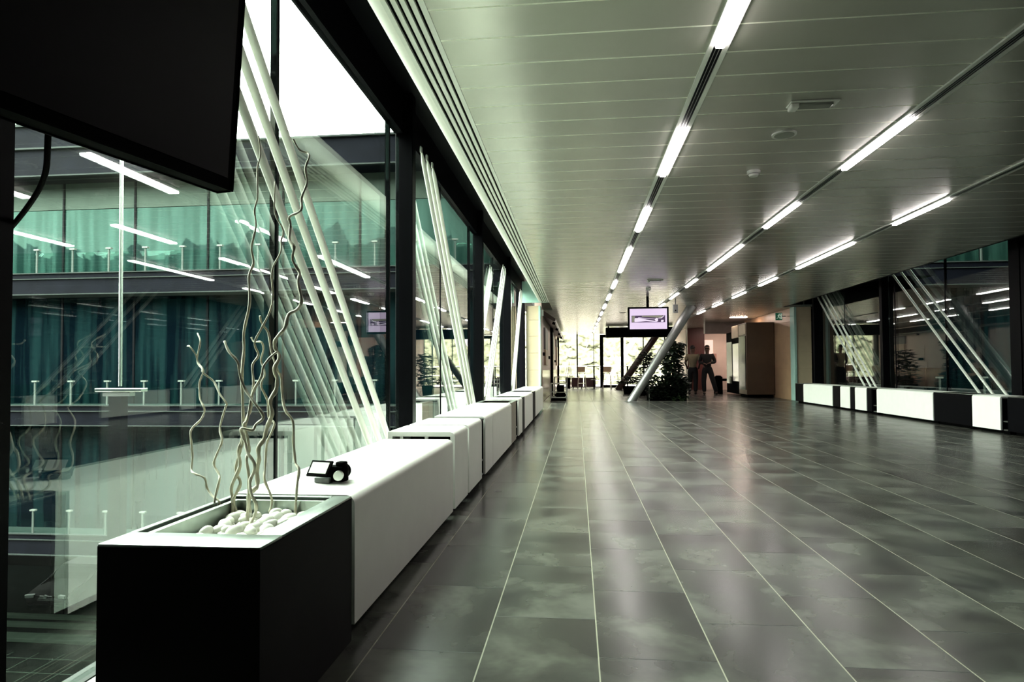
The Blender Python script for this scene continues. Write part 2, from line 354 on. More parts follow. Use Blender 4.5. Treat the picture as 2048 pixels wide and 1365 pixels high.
for k, x in enumerate(LX):
    c = 0
    for (a, b) in LIT:
        ya, yb = PY[a], PY[b]
        if k == 1 and a == 0: continue
        if k == 2 and a < 4: continue
        if k == 2 and yb > 21.3: continue
        L = yb-ya
        if proto is None:
            proto = MB().box(-.026, .026, 0, 1.13, -.034, -.006, .008, 2).build('light_tube', TUBEM, None, False)
            o = proto
        else:
            o = proto.copy(); COL.objects.link(o)
        o.location = (x, ya+.02, HC); o.scale = (1, (L-.03)/1.13, 1)
        props(o, 'lit white light tube, %s from the near end in the %s ceiling row' % (ORD[c], rown[k]), 'ceiling light', 'lit tubes in the %s ceiling row' % rown[k]); c += 1
# slot diffuser along the left edge of the ceiling
t = thing('slot_diffuser', (-.83, 1.2, HC), 'long linear air diffuser with four dark slots beside the left glass', 'air diffuser')
part(MB().box(-.93, -.722, -.5, 17.0, HC+.012, HC+.05), 'plenum', VBLACK, t)
xs = [-.93, -.882, -.838, -.794, -.750]
for i, x in enumerate(xs):
    wd = .030 if i < 4 else .032
    part(MB().box(x, x+wd-.004 if i < 4 else -.7205, -.5, 17.0, HC-.004, HC+.012), 'slat', WPAINT, t)

def emergency_light(x, y, label):
    t = thing('emergency_light', (x, y, HC), label, 'emergency light', 'emergency lights on the ceiling')
    part(MB().box(x-.16, x+.16, y-.055, y+.055, HC-.012, HC-.0005, .004, 1), 'base_plate', WPAINT, t)
    part(MB().box(x-.10, x+.12, y-.035, y+.035, HC-.03, HC-.012, .006), 'diffuser', mat('grey_lens', (.22, .23, .20), .25), t)
    part(MB().box(x-.155, x-.10, y-.045, y+.045, HC-.045, HC-.012, .01), 'end_cap', WPAINT, t)
emergency_light(1.59, 4.43, 'pale rectangular emergency light fitting on the ceiling, nearest the camera')
emergency_light(1.57, 13.0, 'small pale rectangular emergency light far along the ceiling above the screen')
def speaker(x, y, label, r=.09, nm='ceiling_speaker', cat='ceiling speaker', g=None):
    t = thing(nm, (x, y, HC), label, cat, g)
    b = MB(); b.cyl((x, y, HC-.012), (x, y, HC-.0005), r, r*1.0, 40); part(b, 'rim', WPAINT, t, 'auto')
    part(MB().cyl((x, y, HC-.015), (x, y, HC-.012), r*.8, None, 40), 'grille', mat('grey_grille', (.28, .29, .25), .6), t)
speaker(1.58, 5.0, 'flat round pale ceiling speaker between two light rows')
speaker(1.45, 20.5, 'small dark round fitting on the lobby ceiling left of the screen', .1)
def smoke(x, y, label):
    t = thing('smoke_detector', (x, y, HC), label, 'smoke detector', 'smoke detectors on the ceiling')
    part(MB().cyl((x, y, HC-.022), (x, y, HC-.0005), .058, None, 28), 'base', WPAINT, t, 'auto')
    part(MB().cyl((x, y, HC-.05), (x, y, HC-.022), .038, .05, 28), 'sensing_head', WPAINT, t, 'auto')
    part(MB().cyl((x, y, HC-.034), (x, y, HC-.028), .051, None, 28), 'vent_ring', STEELD, t)
smoke(1.60, 5.92, 'white round smoke detector on the ceiling near the round speaker')
smoke(1.59, 14.37, 'small white smoke detector on the ceiling above the hanging screen')

# ================================================================== LEFT BENCH RUN
BX0, BX1 = -1.235, -.79
def bench(y0, y1, zt, label, x0=BX0, x1=BX1, face=1, group='white benches along the left glass'):
    xc = (x0+x1)/2; t = thing('bench_module', (xc, (y0+y1)/2, 0), label, 'bench', group)
    r = .035; z0 = .05; fx, bx = (x1, x0) if face > 0 else (x0, x1); s = face
    th = .03; arc = [(fx-s*r+s*r*math.sin(a), zt-r+r*math.cos(a)) for a in [i*math.pi/2/8 for i in range(9)]]
    arci = [(fx-s*r+s*(r-th)*math.sin(a), zt-r+(r-th)*math.cos(a)) for a in [i*math.pi/2/4 for i in range(5)]]
    outl = [(bx, zt)]+arc+[(fx, z0), (fx-s*th, z0)]+arci[::-1]+[(bx+s*th, zt-th), (bx+s*th, z0), (bx, z0)]
    part(MB().prism(outl, 1, y0, y1), 'shell', WHITE, t, 'auto')
    for yy in (y0+.012, y1-.03): part(MB().box(min(bx+s*th, fx-s*th)+.002, max(bx+s*th, fx-s*th)-.002, yy, yy+.018, z0+.01, zt-th-.035), 'end_panel', VBLACK, t)
    for fr in (.18, .55): part(MB().box(x0+(x1-x0)*fr, x0+(x1-x0)*fr+.02, y0+.004, y0+.03, zt-th-.10, zt-th), 'bracket', WHITE, t)
    part(MB().box(min(bx+s*.06, fx-s*.1), max(bx+s*.06, fx-s*.1), y0+.04, y1-.04, 0, .06), 'recessed_plinth', VBLACK, t)
    return t
G = 'along the left glass'
bench(2.222, 4.03, .505, 'long white bench module behind the near planter, carrying the camera')
bench(4.10, 4.585, .545, 'short white bench block just beyond the longest near bench, left side')
bench(4.645, 5.272, .545, 'short white bench block just before the first open steel niche, left side')
bench(5.475, 5.965, .545, 'short white bench block just beyond the open steel niche, left side')
bench(5.98, 7.69, .545, 'long white bench module ending at the brown steel trough, left side')
bench(8.65, 9.23, .545, 'short white bench block beyond the brown steel trough, left side')
bench(9.66, 11.41, .545, 'long white bench module in front of the third left window')
bench(12.16, 12.86, .545, 'narrow white bench block, nearest of the last three at the left pier')
bench(12.90, 13.59, .545, 'narrow white bench block, middle of the last three at the left pier')
bench(13.63, 14.96, .545, 'last white bench block at the far end of the left bench run')
def niche(y0, y1, zt, label, x0=BX0, x1=BX1, face=1, name='steel_niche'):
    t = thing(name, ((x0+x1)/2, (y0+y1)/2, 0), label, 'open steel box', None); fx, bx = (x1, x0) if face > 0 else (x0, x1); s = face
    part(MB().box(x0+.03, x1-.03, y0, y1, .0, .05), 'plinth', VBLACK, t)
    part(MB().box(x0+.01, x1-.015, y0, y0+.012, .05, zt-.03), 'side_panel', BLACK, t); part(MB().box(x0+.01, x1-.015, y1-.012, y1, .05, zt-.03), 'side_panel', BLACK, t)
    part(MB().box(x0+.01, x1-.01, y0, y1, zt-.03, zt-.015), 'top_panel', DARKST, t)
    part(MB().box(min(bx, bx+s*.02), max(bx, bx+s*.02), y0+.012, y1-.012, .05, zt-.03), 'back_panel', STEEL, t)
    part(MB().box(x0+.02, x1-.02, y0+.012, y1-.012, .17, .185), 'shelf', STEEL, t)
    part(MB().box(x0+.02, x1-.02, y0+.012, y1-.012, .05, .065), 'bottom_panel', STEEL, t)
niche(5.30, 5.455, .545, 'narrow open stainless niche with a shelf between left bench blocks')
niche(8.30, 8.60, .545, 'open polished steel niche just beyond the brown steel trough, left side')
def trough(y0, y1, zt, label, m=DARKST, x0=BX0, x1=BX1, name='steel_trough'):
    t = thing(name, ((x0+x1)/2, (y0+y1)/2, 0), label, 'planter', None)
    th = .012
    part(MB().box(x1-th, x1, y0, y1, .05, zt-.004).box(x0, x0+th, y0, y1, .05, zt-.004).box(x0+th, x1-th, y0, y0+th, .05, zt-.004).box(x0+th, x1-th, y1-th, y1, .05, zt-.004).box(x0+th, x1-th, y0+th, y1-th, .05, .08), 'body', m, t)
    part(MB().box(x0+.06, x1-.06, y0+.06, y1-.06, 0, .05), 'recessed_plinth', VBLACK, t)
    part(MB().box(x0, x1, y0, y0+.05, zt-.004, zt).box(x0, x1, y1-.05, y1, zt-.004, zt).box(x0, x0+.05, y0+.05, y1-.05, zt-.004, zt).box(x1-.05, x1, y0+.05, y1-.05, zt-.004, zt), 'rim', STEEL, t)
    part(MB().box(x0+.05, x1-.05, y0+.05, y1-.05, zt-.07, zt-.06), 'tray', BLACK, t)
trough(7.70, 8.27, .545, 'brown steel planter trough between the white benches, left side', mat('brown_steel', (.16, .12, .09), .35, .5, .1))
trough(9.26, 9.63, .545, 'black steel trough before the bench of the third left window')
trough(11.44, 12.13, .545, 'black steel trough before the last three white left bench blocks')
# ---- near planter with pebbles and willow
PX0, PX1, PYA, PYB, PZ = -1.235, -.795, 1.548, 2.205, .505
pl = thing('planter', (-1.015, 1.88, 0), 'dark metal planter box with stainless rim and white pebbles standing next to the near bench', 'planter')
th = .012
part(MB().box(PX1-th, PX1, PYA, PYB, .0, PZ-.006).box(PX0, PX0+th, PYA, PYB, .0, PZ-.006).box(PX0+th, PX1-th, PYA, PYA+th, .0, PZ-.006).box(PX0+th, PX1-th, PYB-th, PYB, .0, PZ-.006), 'body', DARKST, pl)
IX0, IX1, IY0, IY1 = -1.175, -.862, 1.672, 2.125
part(MB().box(PX0, PX1, PYA, IY0, PZ-.012, PZ, .003, 2).box(PX1-.067, PX1, IY0, PYB, PZ-.012, PZ, .003, 2), 'rim', RIMM, pl, 'auto')
part(MB().box(PX0, PX0+.022, IY0, PYB, PZ-.012, PZ, .002, 1).box(PX0, PX1-.067, PYB-.02, PYB, PZ-.012, PZ, .002, 1), 'back_rim', RIMM, pl)
b = MB()
b.box(IX0-.018, IX0, IY0, IY1, .36, PZ-.004).box(IX1, IX1+.006, IY0, IY1, .36, PZ-.004).box(IX0, IX1, IY0-.006, IY0, .36, PZ-.004).box(IX0-.018, IX1, IY1, IY1+.018, .36, PZ-.004).box(IX0, IX1, IY0, IY1, .35, .36)
part(b, 'tray_liner', RIMM, pl)
part(MB().box(PX0+.022, IX0-.018, IY0, PYB-.02, PZ-.05, PZ-.045).box(IX0-.018, PX1-.067, IY1+.018, PYB-.02, PZ-.05, PZ-.045), 'shadow_gap', VBLACK, pl)
part(MB().box(IX0+.002, IX1-.002, IY0+.002, IY1-.002, .36, .425), 'gravel_bed', mat('pale_gravel', (.4, .4, .36), .9, 0, .2, 60), pl)
pm = []
for i in range(5):
    b = MB(); b.ball((0, 0, 0), .023+.003*(i % 3), .017+.002*(i % 2), .012+.0015*i, 14, 10)
    for v in b.bm.verts:
        n = noise.noise(v.co*35+Vector((i*7, 0, 0))); v.co *= 1+.16*n
    o = b.build('pebble', PEBBLE, None, True); pm.append(o.data); bpy.data.objects.remove(o)
pts = []; tries = 0
while len(pts) < 128 and tries < 6000:
    tries += 1; layer = 0 if len(pts) < 84 else 1
    x = random.uniform(IX0+.025, IX1-.025); y = random.uniform(IY0+.022, IY1-.022); z = .438+layer*.019
    if any((x-a)**2+(y-c)**2 < (.030 if layer == 0 else .033)**2 and q == layer for a, c, d, q in pts): continue
    pts.append((x, y, z, layer))
for x, y, z, q in pts:
    o = bpy.data.objects.new('pebble', random.choice(pm)); COL.objects.link(o); o.location = (x, y, z+.008*max(0, (y-1.9))/.2)
    o.rotation_euler = (random.uniform(-.35, .35), random.uniform(-.35, .35), random.uniform(0, 6.28)); s = random.uniform(.85, 1.18); o.scale = (s, s, s)
    props(o, 'smooth white pebble among the heap filling the planter under the willow branches', 'pebble', 'white pebbles in the willow planter')
def catmull(P, n=4):
    out = []; Q = [P[0]]+P+[P[-1]]
    for i in range(1, len(Q)-2):
        for k in range(n):
            t = k/n; a, b_, c, d = Q[i-1], Q[i], Q[i+1], Q[i+2]
            out.append(.5*((2*b_)+(c-a)*t+(2*a-5*b_+4*c-d)*t*t+(3*b_-a-3*c+d)*t**3))
    out.append(P[-1]); return out
BR = [
 ('pale twisted willow branch ending in an open loop and broken tip', 2.18, .0042, .0026, [(431,1050),(431,1038),(429,1004),(438,964),(438,950),(428,930),(433,910),(444,883),(440,856),(451,815),(453,807),(439,788),(429,766),(419,756),(406,746),(404,736),(395.5,724),(392,711),(380,694),(375,693)]),
 ('pale thin willow branch bending furthest out beside the loop-tipped one', 2.20, .0040, .0026, [(446,1050),(446,1038),(438,1021),(438,1004),(426,994),(414,977),(409,957),(389,948),(383,940),(385,916),(383,889),(382,861),(400,842),(408,827),(408,815),(400,798),(399,768),(404,751),(407,741),(396,728),(395,712),(400,690),(400,679),(395,667)]),
 ('tallest nearly straight willow branch at the centre left of the bunch', 2.02, .0062, .0022, [(463,1046),(466,1004),(463,974),(480,933),(476,903),(485,876),(486,829),(484,751),(488,700),(488,663),(499,608),(498,553),(507,527),(503,498),(507,476),(512,450),(509,421),(515,396),(515,370),(515,335),(521,308),(517,271)]),
 ('darker brown willow stick crossing diagonally with a sharp elbow', 1.90, .0052, .0040, [(498,1068),(502,1048),(511,1027),(512,1009),(502,987),(500,963),(508,943),(508,926),(495,906),(490,883),(482,862),(485,857),(505,861),(512,849),(527,834),(508,805),(491,781),(480,751),(475,724),(458,704),(449,683)]),
 ('thickest wavy willow branch, rising to a curled tip on the right', 1.98, .0085, .0030, [(499,1050),(498,1027),(498,990),(508,980),(515,970),(513,940),(518,920),(517,896),(528,879),(534,856),(544,829),(540,802),(552,781),(554,758),(549,738),(559,714),(550,696),(552,678),(570,656),(577,630),(595,619),(603,601),(596,564),(599,546),(585,520),(588,494),(579,480),(581,450),(579,434),(602,421),(603,396),(614,366),(611,337),(618,315),(615,306),(599,300),(586,278)]),
 ('tall thin willow branch leaning across the white rods', 2.06, .0055, .0024, [(480,1046),(471,1021),(468,997),(481,967),(471,943),(478,910),(486,883),(492,842),(502,819),(503,798),(507,768),(505,731),(517,711),(509,687),(522,659),(540,623),(546,590),(544,542),(561,505),(562,483),(566,460),(550,425),(550,363)]),
 ('willow branch standing alone at the planter end next to the bench', 2.10, .0050, .0036, [(591,1030),(591,1022),(594,974),(598,940),(591,926),(587,886),(586,844),(571,822),(565,795),(562,755),(555,741),(542,700),(537,667),(524,648),(520,632)]),
 ('slender pale willow branch with a kinked twig beside the thickest branch', 2.12, .0042, .0030, [(539,1026),(544,1004),(540,987),(529,960),(530,937),(532,906),(535,883),(549,849),(537,835),(535,802),(522,771),(530,748),(522,721),(527,700),(523,685),(508,684),(503,675)]),
 ('short willow branch hooking right to cross the thickest branch', 1.94, .0055, .0036, [(495,1058),(495,1031),(497,1004),(498,957),(493,920),(498,903),(495,876),(488,850),(495,839),(505,788),(522,755),(527,733),(542,714),(554,704)]),
]
for lab, ytop, ra, rb, P in BR:
    b0 = proj_at(P[0][0], P[0][1], 2, .435); yb = min(max(b0.y, 1.70), 2.10); n = len(P); pts3 = []
    for i, (px, py) in enumerate(P):
        yy = yb+(ytop-yb)*(i/(n-1)) + .012*math.sin(i*1.7+yb*9)*(1 if 0 < i else 0)
        pts3.append(proj_at(px, py, 1, yy))
    pts3 = catmull(pts3, 4); k = len(pts3)
    rr = [(ra+(rb-ra)*(j/(k-1)))*(1+.14*math.sin(j*1.9)+.10*math.sin(j*.7)) for j in range(k)]
    o = MB().tube(pts3, rr, 8).build('willow_branch', BRANCH, None, True)
    props(o, lab, 'branch', 'decorative willow branches in the planter')
# ---- camera lying on the bench
cz = .505; cc = thing('camera', (-.97, 2.47, cz), 'small black camera with flip-out screen lying on the near white bench', 'camera', None)
Rz = Matrix.Rotation(math.radians(-12), 3, 'Z')
def cp(x, y, z): return Vector((-.968, 2.45, cz)) + Rz @ Vector((x, y, z))
part(MB().xbox(cp(0, .02, .036), .11, .05, .062, Rz, .008), 'body', VBLACK, cc, 'auto')
part(MB().xbox(cp(.035, .02, .075), .035, .04, .018, Rz, .006), 'viewfinder_hump', VBLACK, cc, 'auto')
part(MB().cyl(cp(.0, .04, .036), cp(0, .10, .036), .031, .029, 24), 'lens', VBLACK, cc, 'auto')
part(MB().cyl(cp(.045, -.014, .035), cp(.052, -.03, .035), .019, .019, 24), 'control_dial', STEEL, cc, 'auto')
sr = Rz @ Matrix.Rotation(math.radians(-38), 3, 'X')
so = part(MB().xbox(cp(-.030, -.03, .060), .096, .010, .070, sr, .003), 'flip_screen', VBLACK, cc, 'auto')
sub(MB().xbox(cp(-.030, -.03, .060)+sr @ Vector((0, -.0062, 0)), .076, .002, .048, sr), 'display', SCREEN, so)
part(MB().xbox(cp(-.03, -.005, .012), .07, .03, .022, Rz, .004), 'grip_base', mat('dark_grip', (.04, .045, .04), .5), cc)

# ================================================================== RODS
def rods(x, tops, dy, zt, zb, wtxt, n3, sgn):
    for i, y in enumerate(tops):
        t = thing('brace_rod', (x, y+dy, zb), 'inclined white tubular rod, %s of three in the %s window bay' % (n3[i], wtxt), 'brace rod', 'inclined white brace rods of the %s window bay' % wtxt)
        a = Vector((x, y, zt)); b_ = Vector((x, y+dy, zb)); d = (b_-a).normalized()
        part(MB().cyl(a+d*.12, b_-d*.08, .021, None, 20), 'tube', PAINT, t, 'auto')
        b = MB(); b.cyl(a+d*.12, a+d*.03, .021, .009, 16); b.xbox(a, .014, .05, .06, None, .005); part(b, 'fork_end', PAINT, t, 'auto')
        part(MB().cyl(b_-d*.08, b_, .021, .009, 16), 'lower_end', PAINT, t)
NN = ['nearest', 'middle', 'farthest']
rods(-1.43, [1.66, 1.88, 2.10], 3.03, 3.0, .08, 'nearest left', NN, 1)
rods(-1.43, [5.80, 6.03, 6.26], 3.0, 3.0, .08, 'second left', NN, 1)
rods(-1.43, [12.45, 12.68, 12.9], -3.0, 2.98, .08, 'third left', NN, -1)
rods(-1.43, [16.3, 16.55, 16.8], -2.7, 2.98, .08, 'fourth left', NN, -1)
rods(6.60, [13.65, 13.98, 14.32], -3.55, 3.08, .08, 'nearer right', NN, -1)
rods(6.60, [17.95, 18.2, 18.5], -3.5, 3.05, .08, 'farther right', NN, -1)

# ================================================================== RIGHT BENCH RUN
RX0, RX1 = 5.98, 6.43; GR = 'white benches along the right glass'
def rb(y0, y1, label): bench(y0, y1, .53, label, RX0, RX1, -1, GR)
rb(15.78, 17.72, 'long white bench module at the far end of the right bench run')
rb(14.81, 15.33, 'short white bench block, farther of the pair on the right side')
rb(14.00, 14.55, 'short white bench block, nearer of the pair on the right side')
rb(11.50, 13.54, 'longest visible white bench module, middle of the right bench run')
rb(9.77, 10.42, 'short white bench block nearest the dark right corner')
def rt(y0, y1, label): trough(y0, y1, .53, label, BLACK, RX0, RX1)
rt(17.74, 18.35, 'black steel trough against the right pier at the far end of the bench run')
rt(15.36, 15.75, 'black steel trough beside the farthest long white right bench')
rt(13.76, 13.97, 'black steel trough beside the polished niche in the right bench run')
rt(14.57, 14.79, 'narrow black steel trough between the pair of short white right benches')
rt(10.45, 11.47, 'wide black steel trough next to the nearest white right bench block')
niche(13.56, 13.74, .53, 'narrow polished steel niche next to the longest white right bench', RX0, RX1, -1)
niche(9.62, 9.75, .53, 'narrow polished steel niche nearest the dark right corner', RX0, RX1, -1)
rt(7.6, 9.60, 'black steel trough at the nearest visible end of the right bench run')

# ================================================================== NEAR HANGING SCREEN
tv = thing('wall_monitor', (-1.0, 1.4, 1.44), 'big black flat monitor hanging close overhead at the upper left', 'monitor')
v0 = Vector((-.95, 1.675, 1.451)); dirb = Vector((-.10, -.60, -.012)).normalized(); upv = Vector((0, .10, 1)).normalized(); nv = dirb.cross(upv).normalized()
if nv.x > 0: nv = -nv
def slab(a0, a1, u0, u1, n0, n1, bev=0):
    b = MB(); b.box(0, 1, 0, 1, 0, 1)
    for v in b.bm.verts: v.co = v0+dirb*(a0+(a1-a0)*v.co.x)+upv*(u0+(u1-u0)*v.co.y)+nv*(n0+(n1-n0)*v.co.z)
    if bev: bmesh.ops.bevel(b.bm, geom=list(b.bm.edges), offset=bev, segments=2, affect='EDGES')
    return b
part(slab(0, 1.05, 0, .64, 0, .045, .004), 'casing', VBLACK, tv, 'auto')
part(slab(.02, 1.03, .03, .61, -.002, 0), 'screen', mat('dark_screen_glass', (.001, .001, .001), .5, spec=.05), tv)
part(slab(.10, .95, .06, .58, .045, .075, .01), 'rear_housing', mat('dark_grey_plastic', (.006, .006, .006), .6, spec=.1), tv)
for i in range(4):
    part(slab(-.006, .0, .10+i*.115, .155+i*.115, .002, .04), 'edge_vent', VBLACK, tv)
part(MB().cyl(v0+dirb*.5+upv*.55+nv*.06, Vector((-1.07, 1.15, 3.42)), .022, None, 16), 'ceiling_pole', VBLACK, tv)
cpts = [proj_at(x, y, 1, Y) for x, y, Y in ((100, 215, 1.25), (97, 250, 1.28), (95, 300, 1.32), (92, 340, 1.36), (80, 375, 1.41), (58, 410, 1.46), (35, 440, 1.50), (15, 462, 1.53), (-8, 480, 1.55))]
part(MB().tube(catmull(cpts, 4), .0065, 10), 'cable', VBLACK, tv, True)

# ================================================================== LOBBY
# silver and brown raking columns
def rake(a, b_, r, m, label, ang=0):
    t = thing('raking_column', a, label, 'column', None); a = Vector(a); b_ = Vector(b_); d = (b_-a).normalized()
    part(MB().cyl(a-d*.1+Vector((0, 0, .06)), b_, r, None, 32), 'shaft', m, t, 'auto')
    part(MB().box(a.x-.20, a.x+.20, a.y-.16, a.y+.16, 0, .02, .004, 1), 'base_plate', m, t)
rake((1.56, 18.6, .0), (3.27, 18.6, 2.74), .125, STEELD, 'silver metal raking column left of the plant box')
rake((1.86, 29.0, .0), (3.75, 29.0, 2.74), .15, mat('dark_brown_column', (.035, .018, .012), .35, .2), 'dark brown raking column behind the silver one')
# recessed lamps that light the pale lobby wall
for i, (x, y) in enumerate(((6.0, 27.6), (7.6, 27.6), (5.6, 22.9))):
    t = thing('recessed_lamp', (x, y, HC), 'warm recessed ceiling lamp in the lobby, %s from the two people' % ORD[i], 'ceiling lamp', 'warm recessed lobby lamps')
    part(MB().box(x-.3, x+.3, y-.08, y+.08, HC-.012, HC-.0005, .003, 1), 'frame', WPAINT, t)
    part(MB().box(x-.28, x+.28, y-.06, y+.06, HC-.016, HC-.012), 'diffuser', mat('warm_diffuser', (.8, .7, .6), .4, emit=(1, .74, .62), es=150 if i < 2 else 3), t)
# hanging screen
ts = thing('hanging_screen', (1.76, 16, 1.9), 'black framed screen with lilac picture hanging from the ceiling', 'screen')
part(MB().box(1.26, 2.255, 16, 16.07, 1.875, 2.475, .012), 'frame', VBLACK, ts, 'auto')
dsp = part(MB().box(1.305, 2.21, 15.996, 16, 1.925, 2.43), 'display', mat('lilac_display', (.2, .2, .2), .4, emit=(.80, .62, .88), es=.92), ts)
pic = mat('picture_dark', (.02, .015, .03), .4, emit=(.10, .05, .13), es=.6); picl = mat('picture_light', (.2, .2, .2), .4, emit=(.9, .75, .95), es=.9); picg = mat('picture_green', (.1, .12, .08), .4, emit=(.22, .2, .16), es=.9)
sub(MB().box(1.35, 2.165, 15.993, 15.9955, 2.09, 2.26), 'picture', pic, dsp)
b = MB()
for P in ([(1.42, 2.10), (1.70, 2.12), (1.96, 2.10), (1.96, 2.115), (1.5, 2.20), (1.42, 2.2)], [(1.50, 2.20), (1.9, 2.165), (1.95, 2.17), (1.52, 2.215)], [(1.94, 2.11), (1.99, 2.11), (1.99, 2.19), (1.95, 2.20), (1.91, 2.165)], [(2.0, 2.185), (2.08, 2.19), (2.15, 2.25), (2.13, 2.255), (2.07, 2.205), (2.0, 2.2)], [(2.06, 2.10), (2.12, 2.10), (2.13, 2.15), (2.07, 2.15)]):
    b.prism(P, 1, 15.990, 15.9925)
sub(b, 'picture_detail', picl, dsp)
sub(MB().prism([(1.60, 2.225), (2.08, 2.20), (2.10, 2.255), (1.60, 2.255)], 1, 15.990, 15.9925).prism([(1.36, 2.10), (1.41, 2.10), (1.44, 2.25), (1.36, 2.25)], 1, 15.990, 15.9925), 'picture_detail', picg, dsp)
part(MB().box(1.72, 1.78, 16.03, 16.07, 2.47, HC), 'hanger', VBLACK, ts)
# small camera box by the screen and a hanging bracket
sg = thing('ceiling_sign_box', (2.57, 17, HC), 'small grey square box hanging from the ceiling right of the screen', 'sign box')
part(MB().box(2.50, 2.63, 16.97, 17.03, 2.40, 2.62, .006, 1), 'panel', STEELD, sg); part(MB().box(2.55, 2.58, 16.99, 17.01, 2.62, HC), 'stem', STEELD, sg)
part(MB().cyl((2.565, 16.965, 2.46), (2.565, 16.97, 2.46), .02, None, 16), 'lens', BLACK, sg)
hb = thing('black_header_box', (2.2, 27, 2.3), 'long black header box hanging over the lobby doors', 'header box')
part(MB().box(1.22, 3.95, 27.0, 27.5, 2.27, 2.68, .01), 'case', VBLACK, hb)
part(MB().box(1.3, 1.36, 27.2, 27.26, 2.68, HC).box(3.7, 3.76, 27.2, 27.26, 2.68, HC), 'hanger', VBLACK, hb)
# planters and plants
def foliage(n, fn, L, W, rng=random):
    b = MB()
    for _ in range(n):
        p, out = fn(); d = Vector((out.x+rng.uniform(-.5, .5), out.y+rng.uniform(-.5, .5), rng.uniform(-.5, .5)+out.z)); s = rng.uniform(.7, 1.25)
        b.leaf(p, d, L*s, W*s, Vector((rng.uniform(-.4, .4), rng.uniform(-.4, .4), 1)))
    return b
pb = thing('plant_trough', (2.63, 19.2, 0), 'long black trough of dark leafy plants beside the silver column', 'planter')
part(MB().box(2.10, 3.17, 18.75, 19.5, 0, .42, .01), 'box', VBLACK, pb)
part(MB().box(2.14, 3.13, 18.79, 19.46, .42, .43), 'soil', mat('soil', (.02, .015, .01), .9), pb)
part(MB().box(2.085, 2.10, 18.73, 18.745, 0, .45), 'corner_strip', STEEL, pb)
def hedge():
    p = Vector((random.uniform(2.1, 3.2), random.uniform(18.68, 19.5), random.uniform(.2, .68)))
    if random.random() < .25: p = Vector((random.uniform(2.1, 3.2), 18.70, random.uniform(.05, .4)))
    return p, Vector((p.x-2.63, p.y-19.3, .3)).normalized()
hp = thing('bushy_plant', (2.63, 19.1, .43), 'low bushy dark green plants filling the black trough', 'plant')
part(foliage(900, hedge, .11, .075), 'foliage', LEAF, hp)
b = MB()
for i in range(24):
    x = random.uniform(2.2, 3.1); y = random.uniform(18.85, 19.4); b.tube([(x, y, .43), (x+.03, y-.02, .55), (x+random.uniform(-.1, .1), y-.05, .66)], .005, 5)
part(b, 'stem', STEM, hp)
def hangl():
    p = Vector((random.uniform(2.75, 3.18), random.uniform(18.66, 18.72), random.uniform(.02, .14))); return p, Vector((0, -1, .1))
part(foliage(26, hangl, .08, .055), 'trailing_leaves', LEAFB, hp, label='bright green trailing leaves')
tp = thing('climbing_plant', (2.95, 19.1, .43), 'tall dark climbing plant rising from the black trough', 'plant')
def tall():
    z = random.uniform(.5, 1.72); c = 2.93+.16*math.sin(z*3+1.2); r = random.uniform(.05, .27)*(1 if z < 1.5 else .7); a = random.uniform(0, 6.28)
    p = Vector((c+r*math.cos(a), 19.05+r*math.sin(a), z)); return p, Vector((math.cos(a), math.sin(a), -.2))
part(foliage(850, tall, .16, .12), 'foliage', LEAF, tp)
part(MB().tube([(2.95, 19.05, .43), (3.0, 19.05, .9), (2.9, 19.05, 1.3), (2.86, 19.05, 1.66)], .035, 8), 'stem', STEM, tp)
for q in (pb, hp, tp): q.location.y += .3
sp_ = thing('potted_bush', (2.42, 23, 0), 'dark potted bush behind the silver column', 'plant')
part(MB().cyl((2.3, 23, 0), (2.3, 23, .38), .19, .24, 24), 'pot', VBLACK, sp_)
def bush():
    z = random.uniform(.35, 1.52); w_ = .36*(1-.5*abs(z-.9)); a = random.uniform(0, 6.28); r = random.uniform(.02, w_)
    p = Vector((2.36+(z-.4)*.14+r*math.cos(a), 23+r*math.sin(a), z)); return p, Vector((math.cos(a), math.sin(a), .1))
part(foliage(520, bush, .14, .10), 'foliage', LEAF, sp_)
part(MB().tube([(2.3, 23, .38), (2.36, 23, .9), (2.45, 23, 1.4)], .02, 6), 'stem', STEM, sp_)
sp2 = thing('low_shrub_pot', (2.0, 24.5, 0), 'low dark rounded shrub in a pot between the two raking columns', 'plant')
part(MB().cyl((1.95, 24.5, 0), (1.95, 24.5, .3), .2, .24, 24), 'pot', VBLACK, sp2)
def lows():
    a = random.uniform(0, 6.28); r = random.uniform(.02, .42); z = .3+.38*math.sqrt(max(0, 1-(r/.45)**2))*random.uniform(.2, 1)
    return Vector((1.98+r*math.cos(a), 24.5+r*math.sin(a)*.6, z)), Vector((math.cos(a), math.sin(a), .4))
part(foliage(260, lows, .12, .07), 'foliage', LEAF, sp2)

# display trolleys
def trolley(x0, x1, y0, y1, zt, label):
    t = thing('display_trolley', ((x0+x1)/2, (y0+y1)/2, 0), label, 'trolley', 'metal display trolleys by the left lobby wall')
    for x in (x0+.012, x1-.012):
        for y in (y0+.012, y1-.012): part(MB().box(x-.012, x+.012, y-.012, y+.012, .06, zt), 'post', PAINT, t)
    part(MB().box(x0, x1, y0, y1, zt, zt+.02, .004, 1), 'top_shelf', PAINT, t); part(MB().box(x0, x1, y0, y1, .08, .11, .004, 1), 'bottom_shelf', PAINT, t)
    part(MB().box(x0+.02, x1-.02, y0+.02, y1-.02, .25, .262), 'middle_shelf', STEELD, t)
    part(MB().box(x0+.02, x1-.02, y0+.02, y1-.02, 0, .08), 'dark_base', VBLACK, t)
trolley(-.80, -.31, 19.25, 19.9, .50, 'pale metal display trolley with dark boxes on its shelves, nearest the left pier')
trolley(-.80, -.34, 22.2, 22.8, .66, 'second pale display trolley, behind the nearest one at the left lobby wall')
